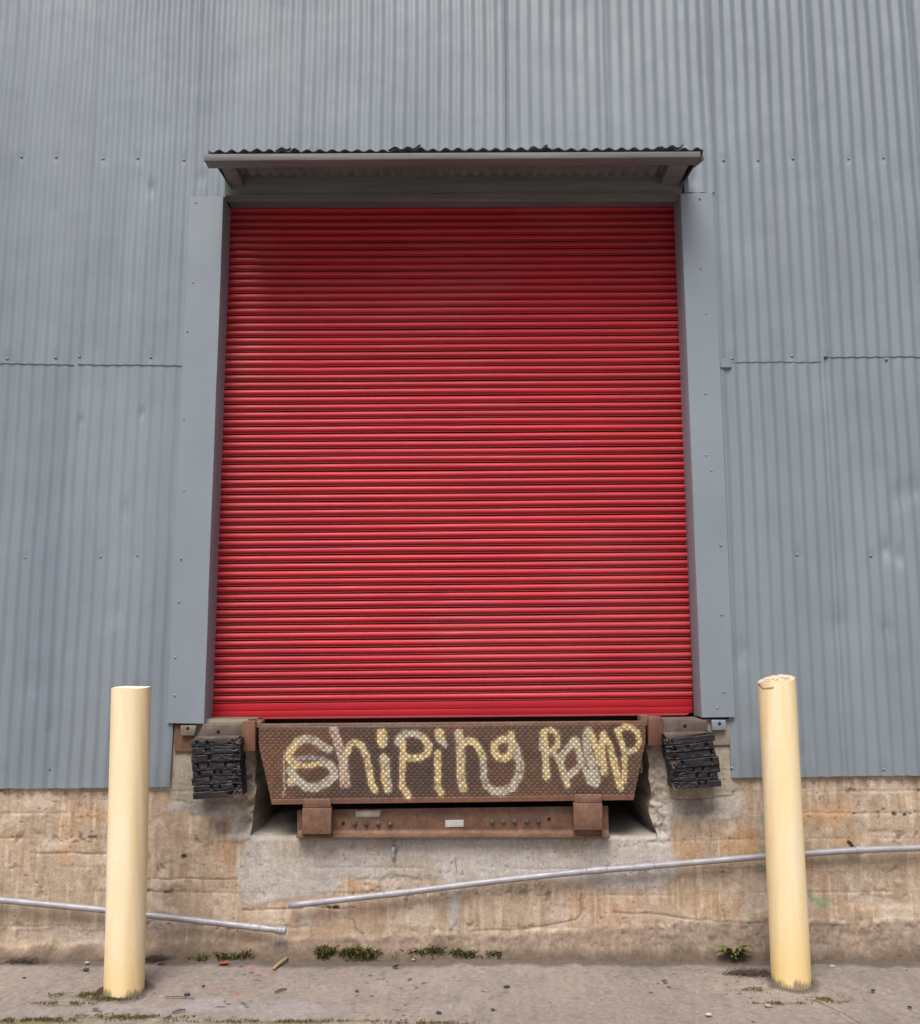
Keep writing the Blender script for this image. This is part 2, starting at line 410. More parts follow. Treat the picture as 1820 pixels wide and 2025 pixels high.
    # grey repair mortar
    G = [[(478, 1640), (1306, 1640), (1335, 1690), (1345, 1735), (1307, 1760), (1213, 1761), (1140, 1742), (990, 1746), (909, 1742), (911, 1798), (898, 1846), (886, 1812), (880, 1765),
          (873, 1738), (793, 1732), (673, 1738), (670, 1762), (607, 1772), (540, 1782), (480, 1795), (466, 1735), (483, 1668), (447, 1665), (463, 1612), (417, 1615), (327, 1605), (333, 1590), (470, 1585)],
         [(1290, 1578), (1455, 1580), (1470, 1600), (1463, 1618), (1426, 1624), (1330, 1622), (1323, 1690), (1290, 1690)]]
    gm = np.zeros(X.shape)
    for g in G: gm = np.maximum(gm, sm(.012, -.012, poly(g)))
    gcol = lin(176, 171, 168) * (.88 + .26 * fbm(X, Z, 5, 4, 190))[..., None]
    C[:] = C * (1 - gm[..., None] * .92) + gcol * gm[..., None] * .92
    Yd -= gm * .003
    k = sm(.62, .74, fbm(X, Z, 3.5, 3, 195)) * gm; mix(lin(158, 146, 130), k * .5)
    # the piers left and right of the pit: tan, smooth render
    pl = sm(.01, -.01, poly([(340, 1400), (520, 1400), (510, 1560), (485, 1592), (345, 1585), (338, 1560)]))
    pr = sm(.01, -.01, poly([(1280, 1400), (1452, 1400), (1458, 1560), (1450, 1580), (1300, 1580), (1280, 1500)]))
    pp = np.maximum(pl, pr)
    C[:] = C * (1 - pp[..., None]) + (lin(156, 148, 136) * (.9 + .22 * fbm(X, Z, 7, 4, 200))[..., None]) * pp[..., None]
    Yd -= pp * .006
    # lime bloom at the lower edge of the renders
    for g in ([(335, 1560), (345, 1588), (430, 1598)], [(1458, 1530), (1462, 1575), (1400, 1586)]):
        d = segdist(X + jx, Z + jz, [(at(a, b, FY).x, at(a, b, FY).z) for a, b in g]); mix(lin(178, 172, 166), sm(.045, .005, d) * .6)
    # black rubber scuffs under the bumpers
    for (px, py, rx, rz) in [(410, 1592, .16, .05), (1385, 1600, .15, .06), (440, 1640, .04, .05)]:
        q = at(px, py, FY); d = np.hypot((X - q.x) / rx, (Z - q.z) / rz) + (fbm(X, Z, 9, 4, 210) - .5) * 1.6
        mix(lin(98, 92, 90), sm(1.1, .2, d) * .6)
    # broken arris of the pit sides
    for side, xe in ((-1, XL), (1, XR)):
        dd = (xe - X0) * (1 if side < 0 else -1)            # distance outwards from the opening
        brk = sm(.085, .0, dd + (fbm(X, Z, 16, 4, 220 + side) - .5) * .09) * (dd > -.001) * sm(ZS - .01, ZS + .03, Z)
        Yd += brk * .030 + brk * (n3 - .5) * .03 + brk * (fbm(X, Z, 22, 3, 225) - .5) * .05
        C[:] = C * (1 - brk[..., None] * .8) + (lin(158, 150, 140) * (.55 + .9 * fbm(X, Z, 30, 3, 230))[..., None]) * brk[..., None] * .8
    # sill arris
    ds = np.abs(Z - ZS) + (1 - ((X0 > XL) & (X0 < XR))); Yd += sm(.02, 0, ds) * .008; mix(lin(172, 166, 160), sm(.02, .002, ds) * .6)
    # cracks
    for pts in ([(683, 1815), (700, 1822), (702, 1838), (718, 1850)], [(900, 1700), (908, 1735), (905, 1745)], [(1330, 1580), (1345, 1582), (1400, 1580), (1450, 1574)], [(1213, 1805), (1290, 1808), (1380, 1820), (1500, 1826)],
                [(930, 1842), (1050, 1838), (1140, 1818), (1150, 1810), (1150, 1780)], [(1315, 1618), (1306, 1650)], [(290, 1740), (380, 1738), (470, 1740)], [(480, 1800), (600, 1797)], [(700, 1797), (650, 1796), (607, 1792)],
                [(60, 1688), (213, 1688)]):
        d = segdist(X + jx * .35, Z + jz * .35, [(at(a, b, FY).x, at(a, b, FY).z) for a, b in pts])
        mix(lin(88, 76, 68), sm(.006, .0015, d) * .55 * sm(.3, .5, fbm(X, Z, 16, 2, 240))); Yd += sm(.008, 0, d) * .004
    # bug holes
    h = sm(.79, .84, fbm(X, Z, 80, 2, 250)) * sm(.42, .6, fbm(X, Z, 2.6, 3, 251)); Yd += h * .004; mix(lin(92, 82, 74), h * .5)
    for (px, py, r) in [(363, 1694, .022), (1430, 1725, .01), (1555, 1800, .015), (663, 1795, .02), (650, 1796, .02), (40, 1625, .01), (1675, 1612, .014), (1690, 1610, .012), (1770, 1611, .016), (1790, 1612, .02), (1800, 1609, .012)]:
        q = at(px, py, FY); d = np.hypot(X - q.x, (Z - q.z) * 1.6) + (fbm(X, Z, 50, 2, 252) - .5) * .02
        mix(lin(54, 48, 44), sm(r, r * .5, d) * .85); Yd += sm(r, r * .3, d) * .01
    C *= np.array([1.12, 1.15, 1.17])
    # foot: rough grey-brown splash zone that flares onto the paving
    top = np.interp(X, [-3, -1.6, -.8, 0, .6, 1.2, 3], [.05, .05, .07, .09, .12, .16, .17]) + (fbm(X, Z * 0, 4, 4, 260) - .5) * .06
    ft = sm(.014, -.014, Z - top + (n2 - .5) * .05)
    C[:] = C * (1 - ft[..., None] * .85) + (lin(142, 128, 117) * (.50 + .62 * fbm(X, Z, 75, 2, 270) + .38 * fbm(X, Z, 14, 3, 271))[..., None]) * ft[..., None] * .85
    k = sm(.075, .01, Z + (n2 - .5) * .07); mix(lin(82, 72, 64), k * .75); Yd += ft * (fbm(X, Z, 18, 4, 275) - .5) * .022
    Yd -= ft * (.006 + .022 * sm(top, 0, Z)) + sm(.06, -.02, Z) * .04
    Yd += (n1 - .5) * .010 + (n2 - .5) * .0035 + (n3 - .5) * .0025
    Y = FY + Yd
    b = MB(); b.grid(np.stack([X, Y, Z], -1), C, keep)
    # pit: floor, cheeks and back, starting exactly on the face's edge
    jz0 = int(np.argmin(abs(zs - ZS))); i0 = int(np.argmin(abs(xs - XL))); i1 = int(np.argmin(abs(xs - XR)))
    dep = np.concatenate([[0], np.linspace(.01, .12, 8), np.linspace(.16, 1.3, 20)])
    def sweep(Pe, Ce, flip, fn=None):
        G_ = np.repeat(Pe[:, None], len(dep), 1).copy(); D_ = np.repeat(dep[None], len(Pe), 0)
        G_[..., 1] = np.maximum(G_[..., 1], G_[..., 1]) + D_
        if fn: G_ = fn(G_, D_)
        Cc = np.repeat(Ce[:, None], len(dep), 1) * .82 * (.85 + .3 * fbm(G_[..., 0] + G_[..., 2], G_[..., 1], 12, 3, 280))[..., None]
        b.grid(G_, Cc, flip=flip)
    P3 = np.stack([X, Y, Z], -1)
    def wob_floor(g, d): g[..., 2] += (fbm(g[..., 0], g[..., 1], 12, 3, 290) - .5) * .012 * sm(0, .05, d); return g
    def wob_l(g, d): g[..., 0] += sm(.02, .3, d) * .015 + (fbm(g[..., 2], g[..., 1], 9, 3, 291) - .5) * .02 * sm(0, .05, d); return g
    def wob_r(g, d): g[..., 0] -= sm(.02, .3, d) * .015 + (fbm(g[..., 2], g[..., 1], 9, 3, 292) - .5) * .02 * sm(0, .05, d); return g
    sweep(P3[i0:i1 + 1, jz0], C[i0:i1 + 1, jz0], False, wob_floor)
    sweep(P3[i0, jz0:], C[i0, jz0:], False, wob_l)
    sweep(P3[i1, jz0:], C[i1, jz0:], True, wob_r)
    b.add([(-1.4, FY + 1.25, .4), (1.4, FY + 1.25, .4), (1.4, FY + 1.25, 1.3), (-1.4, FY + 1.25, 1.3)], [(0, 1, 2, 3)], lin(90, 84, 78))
    # top of the wall behind the cladding
    b.add([(-9, FY, 1.17), (XL, FY, 1.17), (XL, 1.3, 1.17), (-9, 1.3, 1.17)], [(0, 1, 2, 3)], lin(120, 112, 104))
    b.add([(XR, FY, 1.17), (9, FY, 1.17), (9, 1.3, 1.17), (XR, 1.3, 1.17)], [(0, 1, 2, 3)], lin(120, 112, 104))
    o = b.build('foundation_wall', M['concrete'], WH, smooth=True)
build_foundation()

# ---- corrugated sheets
PIT = .0656
SCREWROWS_U = [at(100, 313, -.02).z, at(100, 707, -.02).z, 6.1]
SCREWROWS_L = [at(100, 1098, -.02).z, at(100, 1520, -.02).z]
DENTS = [(at(1780, 980, -.02), .06, .010), (at(1755, 1085, -.02), .04, .012), (at(1780, 1100, -.02), .035, .010), (at(1470, 1290, -.02), .05, .008), (at(1755, 1250, -.02), .05, .008),
         (at(280, 815, -.02), .02, .008), (at(250, 1010, -.02), .05, .005), (at(275, 1395, -.02), .06, .006), (at(297, 372, -.02), .03, .006), (at(225, 1210, -.02), .05, .006), (at(1485, 1440, -.02), .06, .006),
         (at(1590, 1490, -.02), .03, .006), (at(1810, 965, -.02), .05, .009), (at(160, 830, -.02), .02, .006), (at(60, 1350, -.02), .07, .006), (at(100, 1440, -.02), .05, .006), (at(1660, 1240, -.02), .05, .005), (at(400, 350, -.02), .03, .007),
         (at(1370, 355, -.02), .03, .008)]
def sheet(x0, x1, zb, zt, y0, seed, screws, over=.028, pipe=True):
    """zb: bottom height, a number or a function of x"""
    rs = np.random.RandomState(seed)
    flip = x0 > -.5
    a, c = (x0 - over, x1 + .002) if flip else (x0 - over * .2, x1 + over)
    if abs(x0 - 1.4386) < .001 or abs(x0 - 1.414) < .001: a = x0 - .008
    xs = np.arange(a, c + 1e-6, PIT / 12)
    nz = int((zt - (zb(x0) if callable(zb) else zb)) / .022) + 2
    T = np.linspace(0, 1, nz)
    ph = rs.uniform(-.1, .1)
    X, TT = np.meshgrid(xs, T, indexing='ij')
    bot = np.array([zb(v) if callable(zb) else zb for v in xs])[:, None] + 0 * TT
    rag = (fbm(X, 0 * X + seed, 9, 3, seed) - .5) * .006
    Z = bot + rag * (1 - TT) + (zt - bot) * TT
    xc = (X - a) / (c - a)
    amp = .0050 * (.55 + .9 * fbm(X, Z * .6, 1.3, 3, 901)) * (1 - .3 * sm(1.6, 1.2, np.abs(X + .05)))
    Y = y0 - amp * np.cos(2 * math.pi * (X + 1.513) / PIT) + (fbm(X, Z, 1.1, 3, 902) - .5) * .012 + (fbm(X, Z, 6, 3, 903) - .5) * .004 + (fbm(X, Z, 3, 2, seed + 3) - .5) * .0015
    Y += (-.0075 if flip else .0045) * (xc - .5)                                  # each sheet tucks its right edge under its neighbour
    if flip: Y -= .0070 * sm(c - .016, c, X)
    else: Y -= .0025 * sm(a + .014, a, X)
    Xw = X + (fbm(X * .3, Z, 1.6, 2, seed + 4) - .5) * .012 * np.ones_like(X)
    for (q, r, dpt) in DENTS:
        d2 = ((X - q.x) / r) ** 2 + ((Z - q.z) / (r * 1.7)) ** 2
        if d2.min() < 2: Y += dpt * np.exp(-d2 * 1.6) * (1 + .8 * (fbm(X, Z, 40, 2, 7) - .5))
    C = np.ones(X.shape + (3,)) * lin(128, 140, 149) * (1 + rs.uniform(-.02, .02))
    C *= (1 + (fbm(X, Z * .25, 2.2, 3, seed + 5) - .5)[..., None] * np.array([.08, .05, .02]))
    C *= (1 + (fbm(X * 1.2, Z * .12, 6, 3, seed + 6) - .5)[..., None] * .05)
    b = MB()
    scs = []
    for r_ in screws:
        if r_ < bot.min() + .02 or r_ > zt: continue
        k = rs.choice([0, 0, 1, 3])
        while k * PIT < (x1 - x0) - .01:
            sx = x0 + k * PIT; sz = r_ + rs.uniform(-.012, .012)
            scs.append((sx, sz)); k += rs.choice([3, 3, 4, 5, 6])
    for (sx, sz) in scs:
        d2 = ((X - sx) / .018) ** 2 + ((Z - sz) / .022) ** 2; Y += .0035 * np.exp(-d2)
        C *= (1 - .10 * np.exp(-d2 * 3))[..., None]
    b.grid(np.stack([Xw, Y, Z], -1), C)
    # returned edges give the sheet its thickness
    for i, fl in ((0, True), (-1, False)):
        E = np.stack([np.stack([Xw[i], Y[i], Z[i]], -1), np.stack([Xw[i], Y[i] + .006, Z[i]], -1)], 0)
        b.grid(E, np.stack([C[i], C[i]], 0) * .8, flip=fl)
    E = np.stack([np.stack([Xw[:, 0], Y[:, 0], Z[:, 0]], -1), np.stack([Xw[:, 0], Y[:, 0] + .003, Z[:, 0]], -1)], 0)
    b.grid(E, np.stack([C[:, 0]] * 2, 0) * .8)
    for (sx, sz) in scs:
        i = int(np.argmin(abs(xs - sx))); j = int(np.argmin(abs(Z[i] - sz)))
        rusty = rs.rand() < .12
        b.dome((float(Xw[i, j]), float(Y[i, j]) - .001, sz), .0062, .005, 10, lin(96, 92, 92) if rusty else lin(126, 135, 144))
        # washer
        b.cyl((float(Xw[i, j]), float(Y[i, j]) + .003, sz), (float(Xw[i, j]), float(Y[i, j]) - .0015, sz), .0085, n=12, c=lin(120, 128, 136))
    return b.build('wall_sheet', M['sheet'], WH, smooth=True, recalc=False)
LAPL = lambda x: np.interp(x, [-2.6, -1.5], [at(0, 718, -.02).z, at(360, 722, -.02).z])
LAPR = lambda x: at(1700, 705, -.02).z if x > 2.0 else at(1550, 715, -.02).z
BOTL = lambda x: np.interp(x, [-2.5, -1.5], [at(0, 1561, -.012).z, at(338, 1557, -.012).z])
BOTR = lambda x: np.interp(x, [1.4, 2.5], [at(1450, 1538, -.012).z, at(1820, 1533, -.012).z])
zl = at(180, 720, -.02).z
s_ = 300
for x0, x1 in [(-4.5, -3.9), (-3.9, -3.31), (-3.31, -2.715), (-2.715, -2.12), (-2.12, -1.52)]:
    sheet(x0, x1, BOTL, zl + .1, -.012, s_, SCREWROWS_L); s_ += 10
for x0, x1 in [(1.414, 2.0), (2.0, 2.59), (2.59, 3.18), (3.18, 3.77), (3.77, 4.4)]:
    sheet(x0, x1, BOTR, zl + .1, -.012, s_, SCREWROWS_L, over=.02); s_ += 10
HB = 4.215
trimtopL = at(400, 389, -.03).z + .004; trimtopR = at(1390, 380, -.03).z + .004
for x0, x1 in [(-4.46, -3.87), (-3.87, -3.28), (-3.28, -2.69), (-2.69, -2.10)]:
    sheet(x0, x1, LAPL, 6.2, -.0165, s_, SCREWROWS_U); s_ += 10
sheet(-2.10, -1.513, LAPL, 6.2, -.0165, s_, SCREWROWS_U); s_ += 10
sheet(-1.513, -.919, lambda x: trimtopL if x < -1.318 else HB, 6.2, -.0165, s_, SCREWROWS_U[:1] + SCREWROWS_U[2:]); s_ += 10
for x0, x1 in [(-.919, -.326), (-.326, .258), (.258, .842)]:
    sheet(x0, x1, HB, 6.2, -.0165, s_, [6.1]); s_ += 10
sheet(.842, 1.4386, lambda x: trimtopR if x > 1.272 else HB, 6.2, -.0165, s_, SCREWROWS_U[:1] + SCREWROWS_U[2:]); s_ += 10
for x0, x1 in [(1.4386, 2.022), (2.022, 2.612), (2.612, 3.2), (3.2, 3.8), (3.8, 4.4)]:
    sheet(x0, x1, LAPR, 6.2, -.0165, s_, SCREWROWS_U); s_ += 10
def loose_flap():                       # short offcut showing under the right lap
    b = MB(); p0 = at(1424, 716, -.012); p1 = at(1447, 727, -.012)
    xs = np.linspace(p0.x, p1.x, 10); zs = np.linspace(p1.z, p0.z + .02, 5)
    X, Z = np.meshgrid(xs, zs, indexing='ij'); Y = -.019 - .002 * np.sin((X - p0.x) / (p1.x - p0.x) * math.pi)
    b.grid(np.stack([X, Y, Z], -1), np.ones(X.shape + (3,)) * lin(128, 140, 149))
    b.build('sheet_offcut', M['sheet'], WH, smooth=True, recalc=False)
loose_flap()

# ---- rest of the building shell (behind and beside the picture)
b = MB()
b.box(-4.5, .03, 1.17, -4.44, 9, 6.2, lin(128, 140, 149)); b.box(4.40, .03, 1.17, 4.46, 9, 6.2, lin(128, 140, 149)); b.box(-4.5, 9, 0, 4.46, 9.06, 6.2, lin(128, 140, 149))
b.build('side_wall', M['sheet'], WH)
b = MB(); b.prism([(-4.7, 6.2), (4.66, 6.2), (4.66, 6.28), (0, 7.2), (-4.7, 6.28)], -.25, 9.2, lin(130, 134, 138)); b.build('roof', M['sheet'], WH)

# ---- door surround
def warp_plate(b, corners, yf, nx=8, nz=60, seed=0, amp=.004, c=(1, 1, 1)):
    """front face from corner points (x,z) TL,TR,BR,BL"""
    U, Vv = np.meshgrid(np.linspace(0, 1, nx), np.linspace(0, 1, nz), indexing='ij')
    TL, TR, BR_, BL_ = [np.array(q) for q in corners]
    P = (TL * (1 - U[..., None]) + TR * U[..., None]) * Vv[..., None] + (BL_ * (1 - U[..., None]) + BR_ * U[..., None]) * (1 - Vv[..., None])
    Y = yf + (fbm(P[..., 0] * 2, P[..., 1], 2.0, 3, seed) - .5) * amp * 2
    G_ = np.stack([P[..., 0], Y, P[..., 1]], -1)
    b.grid(G_, np.ones(U.shape + (3,)) * np.array(c))
    return G_
def jamb_trim(side):
    F = -.030
    if side < 0: q = [(375, 389), (441.5, 388), (402.5, 1431), (330, 1430)]
    else: q = [(1347, 382), (1410, 380), (1454, 1418), (1389, 1419)]
    cs = [(at(x, y, F).x, at(x, y, F).z) for x, y in q]
    b = MB(); G_ = warp_plate(b, cs, F, seed=40 + side, amp=.0045)
    inner = G_[-1] if side < 0 else G_[0]; outer = G_[0] if side < 0 else G_[-1]
    # return into the doorway, with a small folded arris
    dirx = 1 if side < 0 else -1
    E = [inner]
    for dx, dy in ((.0012, .001), (.002, .003), (.002, .10), (.002, .165)):
        e = inner.copy(); e[:, 0] += dirx * dx; e[:, 1] = F + dy; E.append(e)
    b.grid(np.stack(E, 0), None, flip=side > 0)
    e = outer.copy(); e[:, 1] = .0; b.grid(np.stack([outer, e], 0), None, flip=side < 0)
    bt = G_[:, 0]; e = bt.copy(); e[:, 1] = .012; b.grid(np.stack([bt, e], 0), None, flip=False)
    tp = G_[:, -1]; e = tp.copy(); e[:, 1] = -.005; e[:, 2] += .004; b.grid(np.stack([tp, e], 0), None, flip=True)
    o = b.build('door_trim', M['trim'], WH, smooth=True, recalc=False)
    rs = random.Random(3 + side)
    # rivets down the outer edge
    ys = [400, 558, 655, 828, 970, 1105, 1190, 1300, 1375] if side < 0 else [392, 530, 620, 778, 900, 930, 1078, 1215, 1368, 1400]
    for y in ys:
        t = (y - 385) / 1040; x = (383 - t * 42 + rs.uniform(-2, 6)) if side < 0 else (1400 + t * 36 + rs.uniform(-22, 4))
        p = at(x, y, F - .0005); b = MB(); b.dome(p, .006, .004, 10)
        b.build('rivet', M['trim'], o, smooth=True)
    return o
jamb_trim(-1); jamb_trim(1)

# header beam with its soffit
b = MB()
hl = at(444, 386, -.028); hr = at(1347, 382, -.028)
rs = random.Random(8)
b.prism([(hl.x, hl.z), (hr.x + .004, hr.z), (hr.x + .026, 4.30), (hl.x, 4.30)], -.028, .19)
b.box(-1.40, .004, 4.05, 1.36, .03, 4.4)
b.build('door_header', M['wood'], WH, bevel=.004)
b = MB()
for y, x0, x1 in ((385.5, 446, 1352),):
    p = at(x0, 384, -.034); q = at(x1, 381, -.034)
    b.prism([(p.x, p.z - .006), (q.x, q.z - .006), (q.x, q.z + .0), (p.x, p.z + .0)], -.034, -.026)
b.build('header_strip', M['wood'], WH, bevel=.001)

# ---- roller door
DY = .135
def build_door():
    D = thing('roller_door', None, None, (-.05, .16, 1.16)); del_keys(D)
    D.parent = WH; D.matrix_parent_inverse = Matrix_inv(WH)
    def edges(s):      # s: 0 bottom .. 1 top ; x/z of left and right ends
        pass
    BLp, BRp = at(414, 1391, DY), at(1369, 1381, DY); TLp, TRp = at(453, 409, DY), at(1339, 405, DY)
    zb0, zb1, zt0, zt1 = BLp.z, BRp.z, TLp.z, TRp.z
    xl, xr = TLp.x - .018, TRp.x + .02
    N = 66
    # slat joints, pitch slightly wider near the drum
    pit = np.linspace(.97, 1.035, N); cum = np.concatenate([[0], np.cumsum(pit)]); cum /= cum[-1]
    prof = [(0.0, .014), (.080, .014), (.083, -.0035), (.093, -.0065), (.12, -.0055), (.150, -.0030), (.155, .011), (.228, .011), (.232, -.0030),
            (.245, -.0045), (.32, -.0075), (.40, -.0098), (.52, -.0105), (.64, -.0098), (.76, -.0076), (.87, -.0045), (.93, .000), (.935, .014)]
    xs = np.linspace(xl, xr, 150)
    rs = np.random.RandomState(4)
    rows = []; crow = []
    for i in range(N):
        tilt = rs.uniform(-.0010, .0010); off = rs.uniform(-.0010, .0010); tone = 1 + rs.uniform(-.07, .07)
        for (t, y) in prof:
            s = cum[i] + (cum[i + 1] - cum[i]) * t
            rows.append((s, y + off, tilt, i + t * .0)); 
            crow.append((tone, t))
    rows.append((1.0, .006, 0, N)); crow.append((1, 0))
    S = np.array([r[0] for r in rows]); Yp = np.array([r[1] for r in rows]); TI = np.array([r[2] for r in rows]); SI = np.array([r[3] for r in rows])
    Xg, Sg = np.meshgrid(xs, S, indexing='ij'); u = (Xg - xl) / (xr - xl)
    Z = (zb0 + (zb1 - zb0) * u) * (1 - Sg) + (zt0 + (zt1 - zt0) * u) * Sg
    Z += (fbm(Xg * .6, SI[None] * .9 + 0 * Xg, 1, 2, 60) - .5) * .007 * np.sin(math.pi * u)      # slats sag a little, each its own way
    Y = DY + Yp[None] + (u - .5) * TI[None] * 2 + (fbm(Xg, Z, .9, 3, 61) - .5) * .012 + (fbm(Xg * 1.2, SI[None] * 3.7 + 0 * Xg, 1, 2, 62) - .5) * .004
    for (px, py, r) in [(900, 835, .05), (870, 1180, .03), (890, 1240, .03), (620, 720, .04)]:
        q = at(px, py, DY); d2 = ((Xg - q.x) / (r * 1.6)) ** 2 + ((Z - q.z) / r) ** 2; Y += .006 * np.exp(-d2)
    C = np.ones(Xg.shape + (3,)) * np.array([.47, .014, .030])
    C *= np.array([c[0] for c in crow])[None, :, None]
    tt = np.array([c[1] for c in crow])[None] + 0 * Xg
    # slat joints painted near-black: the shade of the gaps put into the colour
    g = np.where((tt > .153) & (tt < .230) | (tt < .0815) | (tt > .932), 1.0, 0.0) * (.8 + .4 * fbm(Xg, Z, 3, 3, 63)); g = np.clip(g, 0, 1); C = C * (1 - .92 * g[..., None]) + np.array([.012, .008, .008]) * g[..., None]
    lip = np.where((tt > .082) & (tt < .152), 1.0, 0.0) * .38; C = C * (1 - lip[..., None]) + lin(196, 112, 100) * lip[..., None]  # lip painted paler, its highlight put into the colour
    # faded and dusty patches
    f = sm(.5, .72, fbm(Xg, Z * 1.4, 1.4, 4, 64)) * .30; C = C * (1 - f[..., None]) + np.array([.46, .07, .075]) * f[..., None]
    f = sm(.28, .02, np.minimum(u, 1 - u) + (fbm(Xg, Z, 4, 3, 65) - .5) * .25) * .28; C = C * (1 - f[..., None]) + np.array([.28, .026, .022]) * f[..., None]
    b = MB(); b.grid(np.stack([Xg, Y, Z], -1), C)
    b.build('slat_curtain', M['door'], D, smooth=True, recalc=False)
    # bottom rail: two flat bands and a small foot
    q0, q1 = at(413, 1391, DY - .012), at(1370, 1381, DY - .012)
    q2, q3 = at(414, 1407, DY - .012), at(1370, 1397, DY - .012)
    q4, q5 = at(414, 1418.5, DY - .012), at(1370, 1410, DY - .012)
    q6, q7 = at(430, 1423, DY - .012), at(1357, 1414.5, DY - .012)
    b = MB(); cc = np.array([.46, .015, .026])
    b.prism([(q2.x, q2.z + .0012), (q3.x, q3.z + .0012), (q1.x, q1.z - .004), (q0.x, q0.z - .004)], DY - .010, DY + .012, cc)
    b.prism([(q4.x, q4.z), (q5.x, q5.z), (q3.x, q3.z - .001), (q2.x, q2.z - .001)], DY - .014, DY + .012, cc * .95)
    b.prism([(q6.x, q6.z), (q7.x, q7.z), (q5.x - .02, q5.z - .0015), (q4.x + .02, q4.z - .0015)], DY - .022, DY + .012, cc * .8 + .05)
    b.build('bottom_rail', M['door'], D, bevel=.0015)
    for side in (-1, 1):
        b = MB()
        if side < 0: x0, x1 = xl - .03, xl + .014
        else: x0, x1 = xr - .034, xr + .03
        b.box(x0, DY - .028, 1.165, x1, DY - .018, 4.08)
        b.build('guide_rail', M['steel'], D, bevel=.002)
    b = MB(); b.box(xl - .05, DY + .03, 1.1, xr + .05, DY + .05, 4.3); b.build('door_backing', M['darkgap'], D)
    return D
def del_keys(o):
    for k in list(o.keys()): del o[k]
build_door()

